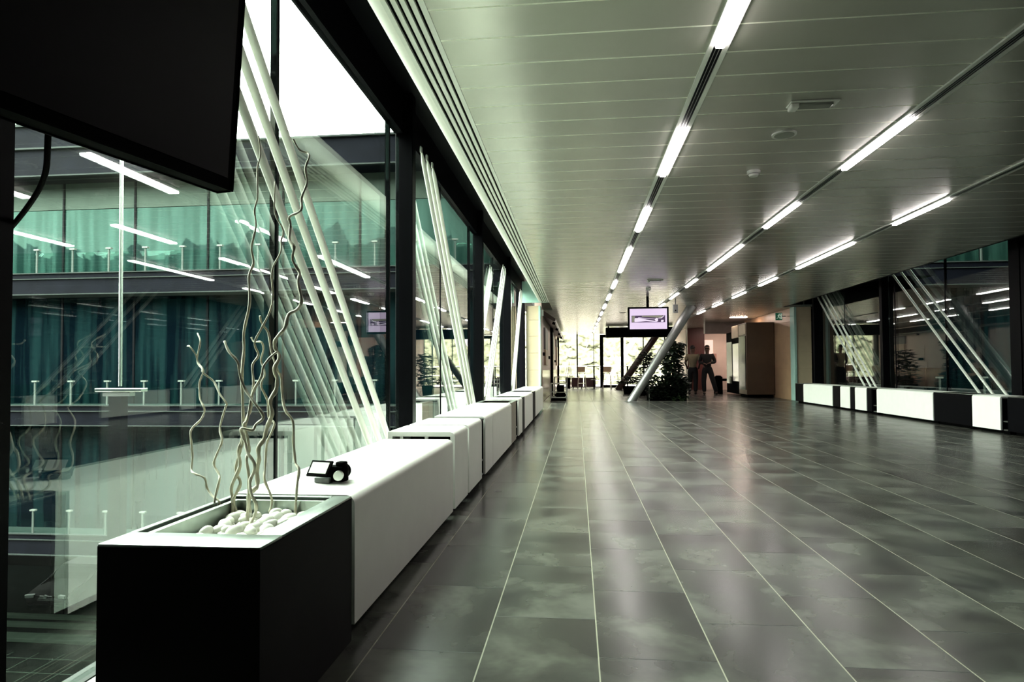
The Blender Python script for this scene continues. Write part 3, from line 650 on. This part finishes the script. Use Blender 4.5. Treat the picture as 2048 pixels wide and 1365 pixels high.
for i, (x, y, z, w_, d, h, lab) in enumerate([(-.50, 19.55, .263, .22, .3, .2, 'upper black box standing inside the nearest display trolley'), (-.50, 19.55, .111, .28, .34, .12, 'lower black box on the bottom shelf of the nearest display trolley')]):
    o = MB().box(x-w_/2, x+w_/2, y-d/2, y+d/2, z, z+h, .015).build('storage_box', VBLACK); props(o, lab, 'box', 'black boxes in the trolley')
# lounge blocks, high tables and stools by the end window
def lounge(x0, x1, label):
    t = thing('low_sideboard', ((x0+x1)/2, 31.6, 0), label, 'sideboard', 'brown low sideboards before the end window'); m = mat('dark_plum_leather', (.085, .04, .045), .5)
    part(MB().box(x0, x1, 31.4, 31.9, .09, .53, .02), 'body', m, t)
    for x in (x0+.08, x1-.08):
        for y in (31.45, 31.85): part(MB().cyl((x, y, 0), (x, y, .09), .022, None, 10), 'leg', BLACK, t)
lounge(-.27, .30, 'brown low sideboard before the end window, left one of two'); lounge(.33, .90, 'brown low sideboard before the end window, right one under the high table')
o = thing('waste_bin', (-.45, 31.8, 0), 'small black bin at the left of the brown sideboards', 'bin'); part(MB().cyl((-.45, 31.8, 0), (-.45, 31.8, .5), .11, .13, 20), 'body', VBLACK, o, 'auto'); part(MB().cyl((-.45, 31.8, .5), (-.45, 31.8, .52), .135, None, 20), 'lid', VBLACK, o)
def table(x, y, label):
    t = thing('high_table', (x, y, 0), label, 'table', 'high bar tables')
    part(MB().cyl((x, y, 1.06), (x, y, 1.09), .33, None, 32), 'table_top', DARKST, t); part(MB().cyl((x, y, .02), (x, y, 1.06), .035, None, 16), 'column', BLACK, t)
    part(MB().cyl((x, y, 0), (x, y, .02), .24, None, 28), 'base', BLACK, t); part(MB().cyl((x, y, .42), (x, y, .45), .16, None, 20), 'foot_ring', STEELD, t)
table(.80, 30.6, 'dark high bar table standing before the end window left of the doors'); table(2.40, 31.0, 'dark high bar table partly hidden by the brown raking column')
def stool(x, y, rz, label):
    t = thing('bar_stool', (x, y, 0), label, 'bar stool', 'bar stools with pale wooden shells')
    Rm = Matrix.Rotation(rz, 3, 'Z'); P = lambda a, b_, c: Vector((x, y, 0))+Rm @ Vector((a, b_, c)); w_ = mat('pale_ply', (.55, .42, .28), .4)
    part(MB().xbox(P(0, 0, .76), .36, .36, .02, Rm, .008), 'seat', w_, t); part(MB().xbox(P(0, .17, .93), .34, .018, .26, Rm, .008), 'backrest', w_, t)
    for a in (-1, 1):
        for c in (-1, 1): part(MB().cyl(P(a*.13, c*.13, .75), P(a*.2, c*.2, 0), .011, None, 8), 'leg', STEEL, t)
    part(MB().xbox(P(0, 0, .28), .34, .34, .012, Rm).box(0, .001, 0, .001, 0, .001), 'footrest', STEEL, t)
stool(.22, 30.0, .1, 'bar stool with pale wooden shell left of the high table'); stool(1.38, 30.0, -.1, 'bar stool with pale wooden shell in front of the left door post')
stool(1.80, 31.2, 1.6, 'bar stool with pale shell seen through the lobby doors')
# wall boards, hood on the left lobby wall
def board(y0, y1, z0, z1, z2, label):
    t = thing('wall_board', (-.96, (y0+y1)/2, z1), label, 'wall board', 'tall boards on the left lobby wall')
    part(MB().box(-1.0, -.94, y0, y1, z1, z2, .005, 1), 'panel', mat('grey_board', (.10, .09, .095), .5), t)
    part(MB().box(-1.0, -.93, y0+.05, y1+.1, z0, z1, .005, 1), 'lower_panel', mat('beige_board', (.45, .33, .25), .5), t)
board(19.4, 20.9, 1.08, 1.55, 2.22, 'tall grey wall board nearest the left pier'); board(25.0, 26.6, 1.12, 1.55, 2.28, 'tall grey wall board in the middle of the left lobby wall'); board(30.0, 31.2, 1.12, 2.0, 2.35, 'narrow wall board at the far end of the left lobby wall')
for i, (y, z) in enumerate([(18.9, 1.4), (22.6, 1.36), (28.6, 1.3)]):
    o = MB().box(-1.0, -.95, y, y+.35, z-.05, z+.05, .004, 1).build('wall_plate', VBLACK)
    props(o, 'small black plate on the left lobby wall, %s from the pier' % ORD[i], 'wall plate', 'small black wall plates')
hd = thing('wall_hood', (-.85, 25, 2.4), 'long dark sloping hood with spotlights above the left lobby wall', 'hood')
part(MB().prism([(-1.0, 2.70), (-1.0, 2.55), (-.66, 2.36), (-.62, 2.38), (-.62, 2.44)], 1, 18.9, 31.0), 'canopy', mat('dark_bronze', (.05, .035, .03), .4, .4), hd)
for i in range(4):
    y = 19.4+i*3; part(MB().cyl((-.7, y, 2.30), (-.66, y, 2.42), .05, .04, 16), 'spotlight', VBLACK, hd)
al = thing('wall_lamp', (-1.03, 17.8, 2.6), 'tiny white lamp box at the top of the left pier', 'lamp'); part(MB().box(-1.0, -.93, 17.95, 18.05, 2.45, 2.62, .01), 'body', WPAINT, al)
# right side: vending machines, brown side panel
vb = thing('vending_machine', (5.97, 21.7, 0), 'tall vending machine whose plain brown side panel faces the camera', 'vending machine', 'vending machines in a row')
part(MB().box(5.42, 6.28, 21.2, 22.2, .10, 2.42, .01), 'cabinet', mat('brown_laminate', (.10, .056, .032), .45, 0, .12, 3), vb)
part(MB().box(5.46, 6.24, 21.24, 22.16, 0, .10), 'plinth', VBLACK, vb)
part(MB().box(5.40, 5.42, 21.3, 22.1, .25, 2.0), 'front_window', mat('machine_glass', (.004, .004, .005), .2, spec=.15), vb)
part(MB().box(5.405, 5.42, 21.3, 22.1, 2.05, 2.38), 'header_panel', mat('cream_sign', (.5, .42, .3), .5, emit=(.55, .42, .28), es=.12), vb)
vm = thing('vending_machine', (5.97, 23.0, 0), 'vending machine with lit cream header, second in the row from the camera', 'vending machine', 'vending machines in a row')
part(MB().box(5.5, 6.28, 22.4, 23.4, .06, 2.0, .01), 'cabinet', VBLACK, vm); part(MB().box(5.48, 5.5, 22.5, 23.3, .5, 1.8), 'front_window', mat('machine_window_lit', (.3, .28, .25), .1, emit=(.8, .7, .6), es=.25), vm)
part(MB().box(5.46, 6.2, 22.45, 23.35, 2.0, 2.42, .01), 'header_panel', MAT['cream_sign'], vm)
vm2 = thing('vending_machine', (5.97, 24.2, 0), 'dark vending machine farthest along the row', 'vending machine', 'vending machines in a row')
part(MB().box(5.55, 6.28, 23.55, 24.55, .06, 2.25, .01), 'cabinet', VBLACK, vm2); part(MB().box(5.53, 5.55, 23.65, 24.45, .4, 1.9), 'front_window', MAT['machine_glass'], vm2)
# poster, side bench, waste bin
po = MB().box(5.62, 5.98, 28.97, 28.997, 1.44, 2.2).build('wall_poster', mat('pale_poster', (.8, .7, .62), .4, 0, .1, 2, emit=(1, .8, .7), es=.5)); props(po, 'pale glowing notice panel on the wall behind the two people', 'notice panel')
po = MB().box(6.0, 6.12, 28.96, 28.997, 1.2, 1.6).build('wall_box', mat('pink_box', (.45, .25, .2), .5)); props(po, 'small pinkish box on the wall right of the glowing notice', 'wall box')
tb = thing('waiting_bench', (6.3, 28.4, 0), 'low black waiting bench against the pale lobby wall', 'bench'); part(MB().box(5.85, 6.9, 28.1, 28.6, .40, .50, .02), 'seat', VBLACK, tb)
for x in (5.95, 6.8): part(MB().box(x-.02, x+.02, 28.15, 28.55, 0, .40), 'leg', STEEL, tb)
bn = thing('litter_bin', (5.25, 24.6, 0), 'squat black litter bin beside the vending machines', 'bin'); part(MB().cyl((5.25, 24.6, 0), (5.25, 24.6, .62), .16, .15, 24), 'body', VBLACK, bn, 'auto'); part(MB().cyl((5.25, 24.6, .62), (5.25, 24.6, .68), .15, .08, 24), 'lid', VBLACK, bn, 'auto')
# exit sign
ex = thing('exit_sign', (6.27, 20.1, 2.5), 'small green running figure exit sign high on the right wooden wall', 'exit sign')
part(MB().box(6.0, 6.2, 20.08, 20.10, 2.40, 2.62, .003, 1), 'panel', mat('exit_green', (.01, .06, .035), .4, emit=(.01, .10, .05), es=.4), ex)
W_ = mat('exit_white', (.6, .7, .6), .4, emit=(.7, .85, .7), es=.35); b = MB()
b.cyl((6.11, 20.077, 2.585), (6.11, 20.08, 2.585), .013, None, 12)
for q in ([(6.09, 2.57), (6.12, 2.57), (6.105, 2.51), (6.08, 2.51)], [(6.12, 2.565), (6.155, 2.54), (6.15, 2.53), (6.115, 2.55)], [(6.09, 2.56), (6.055, 2.53), (6.06, 2.52), (6.09, 2.545)], [(6.10, 2.51), (6.135, 2.48), (6.135, 2.43), (6.12, 2.43), (6.118, 2.475), (6.085, 2.505)], [(6.08, 2.515), (6.065, 2.47), (6.03, 2.46), (6.03, 2.448), (6.075, 2.458), (6.1, 2.51)], [(6.15, 2.43), (6.185, 2.43), (6.185, 2.60), (6.15, 2.60)]):
    b.prism(q, 1, 20.076, 20.0795)
part(b, 'pictogram', W_, ex); part(MB().box(6.2, 6.30, 20.085, 20.095, 2.50, 2.53), 'bracket', STEELD, ex)

# ================================================================== PEOPLE
def skinmesh(name, verts, edges, root_i, m, parent=None, sub=2, label=None):
    me = bpy.data.meshes.new(name); me.from_pydata([v[:3] for v in verts], edges, []); o = bpy.data.objects.new(name, me); COL.objects.link(o)
    md = o.modifiers.new('s', 'SKIN'); sv = me.skin_vertices[0].data
    for i, v in enumerate(verts): r = v[3]; sv[i].radius = (r, v[4] if len(v) > 4 else r)
    sv[root_i].use_root = True; md.use_smooth_shade = True; ss = o.modifiers.new('u', 'SUBSURF'); ss.levels = sub; ss.render_levels = sub
    dg = bpy.context.evaluated_depsgraph_get(); nm = bpy.data.meshes.new_from_object(o.evaluated_get(dg)); o.modifiers.clear(); o.data = nm
    nm.materials.clear(); nm.materials.append(m)
    for p in nm.polygons: p.use_smooth = True
    if parent:
        o.parent = parent
    if label: o['label'] = label
    return o
def person(loc, rz, label, shirt, legs, arms, headrot=0, glasses=False, lab2=None):
    t = thing('person', loc, label, 'person', None, rz)
    # local frame: facing -Y, up Z. joints
    V = []; E_ = []
    def add(x, y, z, r, p=None, r2=None):
        V.append((x, y, z, r, r2 or r)); i = len(V)-1
        if p is not None: E_.append((p, i))
        return i
    pel = add(0, 0, .96, .125, None, .10); wa = add(0, -.01, 1.10, .12, pel, .09); ch = add(0, -.01, 1.30, .135, wa, .10); nk0 = add(0, .0, 1.46, .085, ch); nk = add(0, -.005, 1.52, .068, nk0); hd_ = add(0, -.01, 1.63, .10, nk, .112); add(0, -.008, 1.73, .088, hd_, .098)
    for s, (el, wr) in zip((-1, 1), arms):
        sh = add(s*.17, 0, 1.43, .058, ch); e = add(*el, .042, sh); w_ = add(*wr, .030, e)
        d = (Vector(wr)-Vector(el)).normalized(); hnd = Vector(wr)+d*.05; h = add(hnd.x, hnd.y, hnd.z, .034, w_, .018)
        sd = Vector((0, 0, 1)).cross(d); sd = sd.normalized() if sd.length > .1 else Vector((0, 1, 0))
        for k in range(4):
            b0 = hnd+d*.045+sd*(k-1.5)*.018; i = add(*b0, .010, h); L = (.035, .042, .038, .028)[k]; b1 = b0+d*L*.6+Vector((0, 0, -.006)); i = add(*b1, .009, i); b2 = b1+d*L*.4+Vector((0, 0, -.012)); add(*b2, .007, i)
        b0 = Vector(wr)+d*.03-sd*.03; i = add(*b0, .011, w_); add(*(b0+d*.035-sd*.012), .009, i)
    feet = []
    for s, (kn, an) in zip((-1, 1), legs):
        hp_ = add(s*.085, 0, .90, .10, pel); k_ = add(*kn, .064, hp_); a_ = add(*an, .045, k_); add(an[0], an[1]-.09, .045, .038, a_, .03); feet.append(an)
    body = skinmesh('body', V, E_, 0, SKIN, t)
    # shirt
    V2 = [(0, 0, .86, .135, .108), (0, -.005, .97, .146, .116), (0, -.01, 1.10, .140, .108), (0, -.01, 1.30, .172, .130), (0, 0, 1.44, .10, .085)]; E2 = [(0, 1), (1, 2), (2, 3), (3, 4)]
    for s, (el, wr) in zip((-1, 1), arms):
        b = len(V2); full = shirt is SHIRTD; V2.append((s*.185, 0, 1.42, .086)); E2.append((3, b)); sh = Vector((s*.17, 0, 1.43)); e = Vector(el)
        if full: V2.append((*e, .068)); E2.append((b, b+1)); V2.append((*wr, .048)); E2.append((b+1, b+2))
        else: q = sh.lerp(e, .75); V2.append((*q, .076)); E2.append((b, b+1))
    skinmesh('shirt', V2, E2, 0, shirt, t, label='black top' if shirt is SHIRTD else 'cream short-sleeved shirt')
    V3 = [(0, 0, .97, .138, .108), (0, 0, 1.06, .128, .10)]; E3 = [(0, 1)]
    for s, (kn, an) in zip((-1, 1), legs):
        b = len(V3); V3 += [(s*.09, 0, .87, .122), (*kn, .092), (an[0], an[1], an[2]+.0, .078)]; E3 += [(0, b), (b, b+1), (b+1, b+2)]
    skinmesh('trousers', V3, E3, 0, TROUS, t)
    for an in feet:
        b = MB(); b.ball((an[0], an[1]-.06, .045), .048, .13, .045); 
        for v in b.bm.verts: v.co.z = max(v.co.z, .0)
        sub(b, 'shoe', SHIRTD, t, True)
    b = MB(); b.ball((0, .014, 1.715), .092, .104, .080); 
    for v in list(b.bm.verts):
        if v.co.y < -.05 and v.co.z < 1.72: v.co.y = -.05
    sub(b, 'hair', HAIR, t, True)
    b = MB(); b.prism([(-.105, 1.665), (-.135, 1.635), (-.105, 1.625)], 0, -.014, .014); 
    for v in b.bm.verts: pass
    for s in (-1, 1): b.ball((s*.086, .005, 1.645), .012, .02, .03, 8, 6); 
    b.ball((0, -.108, 1.60), .026, .012, .008, 8, 6)
    sub(b, 'face_features', SKIN, t)
    b = MB()
    for s in (-1, 1): b.ball((s*.033, -.098, 1.665), .014, .008, .008, 8, 6)
    sub(b, 'eyes', HAIR, t)
    if glasses:
        b = MB()
        for s in (-1, 1): b.xbox((s*.036, -.115, 1.665), .055, .006, .036)
        b.xbox((0, -.115, 1.672), .02, .006, .006).xbox((-.08, -.06, 1.67), .006, .11, .008).xbox((.08, -.06, 1.67), .006, .11, .008)
        sub(b, 'glasses', VBLACK, t)
    return t
person((4.20, 23.9, 0), math.radians(168), 'person in cream shirt and dark trousers standing with back to the camera', SHIRTL,
       [((-.10, -.01, .50), (-.09, .02, .09)), ((.10, -.01, .50), (.13, .02, .09))], [((-.26, .02, 1.16), (-.22, -.16, 1.02)), ((.26, .02, 1.16), (.22, -.16, 1.02))])
person((4.66, 23.6, 0), math.radians(-12), 'person in black top and glasses facing the camera with hands folded in front', SHIRTD,
       [((-.13, -.03, .50), (-.11, .0, .09)), ((.19, -.03, .50), (.30, .0, .09))], [((-.27, .0, 1.17), (-.10, -.19, 1.12)), ((.27, .0, 1.17), (.10, -.19, 1.14))], glasses=True)

# ================================================================== OUTSIDE
# wings of the building across the courtyard
def wing(x0, x1, yf, label, face=-1, detail=True, zt=7.75):
    """face -1: facade looks towards -Y"""
    t = thing('building_wing', ((x0+x1)/2, yf, -8.2), label, 'building'); s = face; D = -s       # D: direction into the building
    def Y(a, b): lo, hi = yf+D*a, yf+D*b; return min(lo, hi), max(lo, hi)
    for i, (zb, ztp) in enumerate(((3.33, 3.95), (-.68, -.10), (-4.6, -4.0))):
        y0, y1 = Y(.06, .8); part(MB().box(x0, x1, y0, y1, zb, ztp), 'floor_beam', SLAB, t)
        y0, y1 = Y(0, .8); b = MB().box(x0, x1, y0, y1, ztp, ztp+.03).box(x0, x1, y0, y1, zb-.03, zb).box(x0, x1, Y(0, .05)[0], Y(0, .05)[1], ztp-.17, ztp-.145)
        part(b, 'flange', FLANGE, t)
    y0, y1 = Y(-.1, .9); part(MB().box(x0, x1, y0, y1, 6.95, zt), 'roof_fascia', SLAB, t); part(MB().box(x0, x1, Y(-.2, 1)[0], Y(-.2, 1)[1], zt, zt+.05).box(x0, x1, Y(-.12, 0)[0], Y(-.12, 0)[1], 6.93, 6.97), 'roof_flange', FLANGE, t)
    y0, y1 = Y(.9, 9); part(MB().box(x0, x1, y0, y1, 3.4, 3.9).box(x0, x1, y0, y1, 7.2, 7.7).box(x0, x1, y0, y1, -.6, -.15).box(x0, x1, y0, y1, -4.5, -4.1), 'floor_slab', SLAB, t)
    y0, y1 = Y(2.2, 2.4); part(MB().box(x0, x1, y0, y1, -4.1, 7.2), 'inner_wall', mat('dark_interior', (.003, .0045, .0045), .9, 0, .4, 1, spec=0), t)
    n = max(1, round((x1-x0)/2.38)); wd = (x1-x0)/n
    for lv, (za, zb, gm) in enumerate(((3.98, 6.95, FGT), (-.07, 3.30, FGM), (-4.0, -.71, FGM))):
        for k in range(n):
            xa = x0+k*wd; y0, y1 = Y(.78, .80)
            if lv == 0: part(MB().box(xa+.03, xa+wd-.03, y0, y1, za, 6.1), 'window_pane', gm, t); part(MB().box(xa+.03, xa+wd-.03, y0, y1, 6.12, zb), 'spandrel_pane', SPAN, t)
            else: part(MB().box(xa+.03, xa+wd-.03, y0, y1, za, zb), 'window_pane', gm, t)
            part(MB().box(xa-.03, xa+.03, Y(.74, .85)[0], Y(.74, .85)[1], za, zb), 'mullion', BLACK, t)
        if detail:
            y0, y1 = Y(.10, .12); part(MB().box(x0, x1, y0, y1, za, za+.62), 'railing_glass', RAILG, t)
            k = 0; x = x1-.62
            while x > x0:
                rp = part(MB().box(x-.02, x+.02, Y(.06, .1)[0], Y(.06, .1)[1], za, za+.70), 'railing_post', POSTM, t)
                sub(MB().box(x-.085, x+.085, Y(.04, .14)[0], Y(.04, .14)[1], za+.70, za+.745), 'cap', CAPM, rp); x -= 1.19; k += 1
    return t
wing(-26, -1.65, 18.0, 'three storey glass building wing with railed galleries across the left courtyard')
wing(6.9, 16.9, 19.4, 'dark glass building wing seen through the right windows')
wing(-26, -1.65, .6, 'glass building wing behind the photographer mirrored in the left facade', 1, False)
ew = thing('skylight_blocker', (18, 8, -8.2), 'unseen dark block added to keep skylight out of the right courtyard', 'building')  # added out of view to cut the sky over the right courtyard
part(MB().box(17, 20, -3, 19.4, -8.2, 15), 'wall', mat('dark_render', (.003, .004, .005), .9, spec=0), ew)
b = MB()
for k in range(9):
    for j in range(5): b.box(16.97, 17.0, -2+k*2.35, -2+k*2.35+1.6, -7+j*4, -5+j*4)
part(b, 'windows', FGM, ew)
part(MB().box(6.9, 17, -3.2, -3, -8.2, 12), 'return_blocker', MAT['dark_render'], ew)
struct(MB().box(-13, -1.7, -10, 16.5, -8.19, -8.12), 'floor', mat('pale_bounce_ground', (.62, .62, .54), .9, 0, .1))  # unseen pale ground added to bounce daylight up to the ceiling
sky_cover = struct(MB().box(7.6, 17, -3, 18.8, 9.5, 9.8), 'ceiling', MAT['dark_render'])  # unseen dark cover added to hold skylight off the right side
gd = struct(MB().box(-60, 40, -40, 60, -8.4, -8.2), 'floor', ASPH)
# paving grid, kerbs
pg = MB()
for i in range(14): pg.box(-22+i*.9, -21.96+i*.9, 10, 19.4, -8.2, -8.195)
for i in range(11): pg.box(-22, -9.4, 10+i*.9, 10.04+i*.9, -8.2, -8.194)
o = pg.build('paving_grid', KERB); props(o, 'pale grid of paving joints on the dark courtyard ground', 'paving'); 
for i, (y, h, d) in enumerate(((22.0, .12, .25), (21.25, .12, .28), (20.1, .13, .5))):
    o = MB().box(-29.6, -8, y, y+d, -8.2, -8.2+h, .01, 1).build('kerb', KERB)
    props(o, ['pale kerb line just in front of the parked black car', 'middle pale kerb line in the courtyard below', 'widest pale kerb nearest the window in the courtyard below'][i], 'kerb', 'pale kerbs in the courtyard')
struct(MB().box(-60, -1.7, 28, 28.3, -8.2, -4.6).box(-30, -29.7, 18.5, 28, -8.2, -4.6), 'wall_back', VBLACK)  # black walls added to shut skylight out from under the wing
def car(x, y, label, paint):
    z = -8.2; t = thing('parked_car', (x, y, z), label, 'car', None)
    sec = [(-2.1, .35), (-2.12, .62), (-1.95, .78), (-1.0, .93), (-.45, 1.36), (.9, 1.42), (1.75, 1.05), (2.1, .95), (2.15, .4), (1.9, .25), (-1.95, .22)]
    b = MB(); b.prism([(y+p[0], z+p[1]) for p in sec], 0, x-.88, x+.88)
    bmesh.ops.bevel(b.bm, geom=list(b.bm.edges), offset=.07, segments=2, affect='EDGES'); part(b, 'body', paint, t, 'auto')
    part(MB().prism([(y-.98, z+.96), (y-.47, z+1.33), (y-.44, z+1.34), (y-.96, z+.93)], 0, x-.7, x+.7), 'windscreen', VBLACK, t)
    for s in (-1, 1):
        part(MB().xbox((x+s*.66, y-2.1, z+.66), .34, .12, .13, Matrix.Rotation(s*-.25, 3, 'Z'), .03), 'headlight', LAMPG, t)
        for yy in (-1.3, 1.3): part(MB().cyl((x+s*.78, y+yy, z+.31), (x+s*.9, y+yy, z+.31), .31, None, 24), 'wheel', VBLACK, t)
    b = MB()
    for i in range(4): b.box(x-.34+i*.03, x+.34-i*.03, y-2.14, y-2.1, z+.52+i*.05, z+.53+i*.05)
    b.cyl((x, y-2.17, z+.66), (x, y-2.12, z+.66), .07, None, 16); part(b, 'grille', LAMPG, t)
    return t
car(-20.0, 24.6, 'black car parked nose forward under the far wing', CARP)
# slender pole with crossplate outside
pp = thing('outdoor_post', (-4.56, 6, -8.2), 'slender bright metal pole with a flat crossplate and thick lower shaft outside', 'post')
part(MB().cyl((-4.56, 6, .80), (-4.575, 6, 3.15), .017, None, 14), 'upper_pole', STEEL, pp)
part(MB().box(-4.80, -4.30, 5.95, 6.05, .745, .78, .005, 1), 'crossplate', STEEL, pp)
part(MB().box(-4.72, -4.43, 5.96, 6.04, .70, .745), 'lower_plate', STEELD, pp)
part(MB().box(-4.645, -4.515, 5.95, 6.05, -8.2, .70), 'shaft', SLAB, pp)
# louvred plant on the roof
pr_ = thing('roof_plant_room', (-17.5, 20.5, 7.8), 'dark flat plant room on the roof of the far wing beside the louvres', 'plant room')
part(MB().box(-26, -15.2, 20.6, 24, 7.8, 9.6), 'walls', SLAB, pr_)
part(MB().box(-26.1, -15.1, 20.5, 24.1, 9.6, 9.7), 'roof', FLANGE, pr_)
lv = thing('roof_louvre_unit', (-14.6, 20.5, 7.8), 'pale louvred plant screen on the roof edge of the far wing', 'roof plant')
part(MB().box(-14.9, -14.2, 20.2, 20.9, 7.8, 9.4), 'tower_core', SLAB, lv); b = MB()
for i in range(11): b.box(-14.95, -14.15, 20.1, 20.18, 7.85+i*.14, 7.91+i*.14)
part(b, 'louvres', SPAN, lv); b = MB()
for i in range(5): b.prism([(-14.1, 8.5-i*.14), (-11.6, 7.98-i*.04), (-11.6, 7.94-i*.04), (-14.1, 8.44-i*.14)], 1, 20.3, 20.5)
part(b, 'sloping_rails', SPAN, lv)
# trees
def slope(name, x0, x1, y0, y1, fz, nx, ny, amp, m, label):
    b = MB(); g = []
    for j in range(ny+1):
        row = []
        for i in range(nx+1):
            x = x0+(x1-x0)*i/nx; y = y0+(y1-y0)*j/ny; z = fz(x, j/ny); p = Vector((x*.6, y*.6, z*.6))
            n = noise.noise(p)*amp+noise.noise(p*2.7)*amp*.55+noise.noise(p*6.5)*amp*.3
            row.append(b.bm.verts.new((x+noise.noise(p*3+Vector((9, 0, 0)))*amp*.5, y+n, z+n*.9)))
        g.append(row)
    for j in range(ny):
        for i in range(nx): b.bm.faces.new((g[j][i], g[j][i+1], g[j+1][i+1], g[j+1][i]))
    o = b.build(name, m, None, True); return props(o, label, 'trees', None, 'stuff')
FOL = mat('pale_foliage', (.135, .145, .098), .9, 0, .55, 2.6, spec=0); FOL2 = mat('dark_foliage', (.003, .006, .004), .95, 0, .7, 1.2, spec=0)  # foliage tones: pale for the slope, dark for the tree line
slope('wooded_slope', -22, 30, 52, 72, lambda x, t: -7+t*24, 240, 150, .9, FOL, 'dense pale green wooded slope beyond the end window of the lobby')
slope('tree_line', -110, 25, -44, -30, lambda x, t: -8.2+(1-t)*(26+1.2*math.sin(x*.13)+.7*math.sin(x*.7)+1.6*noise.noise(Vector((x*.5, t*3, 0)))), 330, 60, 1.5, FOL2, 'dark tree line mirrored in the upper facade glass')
# terrace outside the end window
struct(MB().box(-3, 9, 33.4, 41, -.2, -.05), 'floor', mat('pale_terrace', (.55, .5, .48), .7))
rl = thing('terrace_railing', (2, 40.5, -.05), 'pale metal terrace railing outside the end window', 'railing')
part(MB().box(-3, 9, 40.48, 40.54, 1.10, 1.17), 'top_rail', WPAINT, rl); part(MB().box(-3, 9, 40.49, 40.53, .55, .60).box(-3, 9, 40.49, 40.53, .2, .25), 'lower_rail', WPAINT, rl)
for i in range(9): part(MB().box(-2.8+i*1.4, -2.75+i*1.4, 40.48, 40.53, -.05, 1.10), 'post', WPAINT, rl)
rake((1.55, 36.5, -.05), (3.75, 36.5, 3.4), .13, mat('lilac_white_paint', (.6, .58, .64), .5), 'pale raking column outside on the terrace')
mt = thing('terrace_mast', (2.72, 37, 0), 'thin white vertical post outside on the terrace', 'post'); part(MB().cyl((2.72, 37, -.05), (2.72, 37, 3.4), .05, None, 14), 'shaft', WPAINT, mt)
bs = thing('bare_shrub', (-.5, 35, 0), 'leafless dark twiggy shrub outside the end window', 'shrub'); b = MB()
for i in range(16):
    a = random.uniform(-.35, .35); c = random.uniform(-.2, .2); x = -.45+random.uniform(-.3, .3)
    b.tube([(x, 35, -.05), (x+a*.3, 35+c*.3, .6), (x+a*.8, 35+c, 1.2+random.uniform(-.2, .35))], [.012, .009, .004], 5)
part(b, 'twigs', mat('twig_bark', (.05, .035, .03), .9), bs)
struct(MB().box(-3, 9.6, 33.3, 34.4, 3.1, 3.3), 'trim_17', WPAINT)
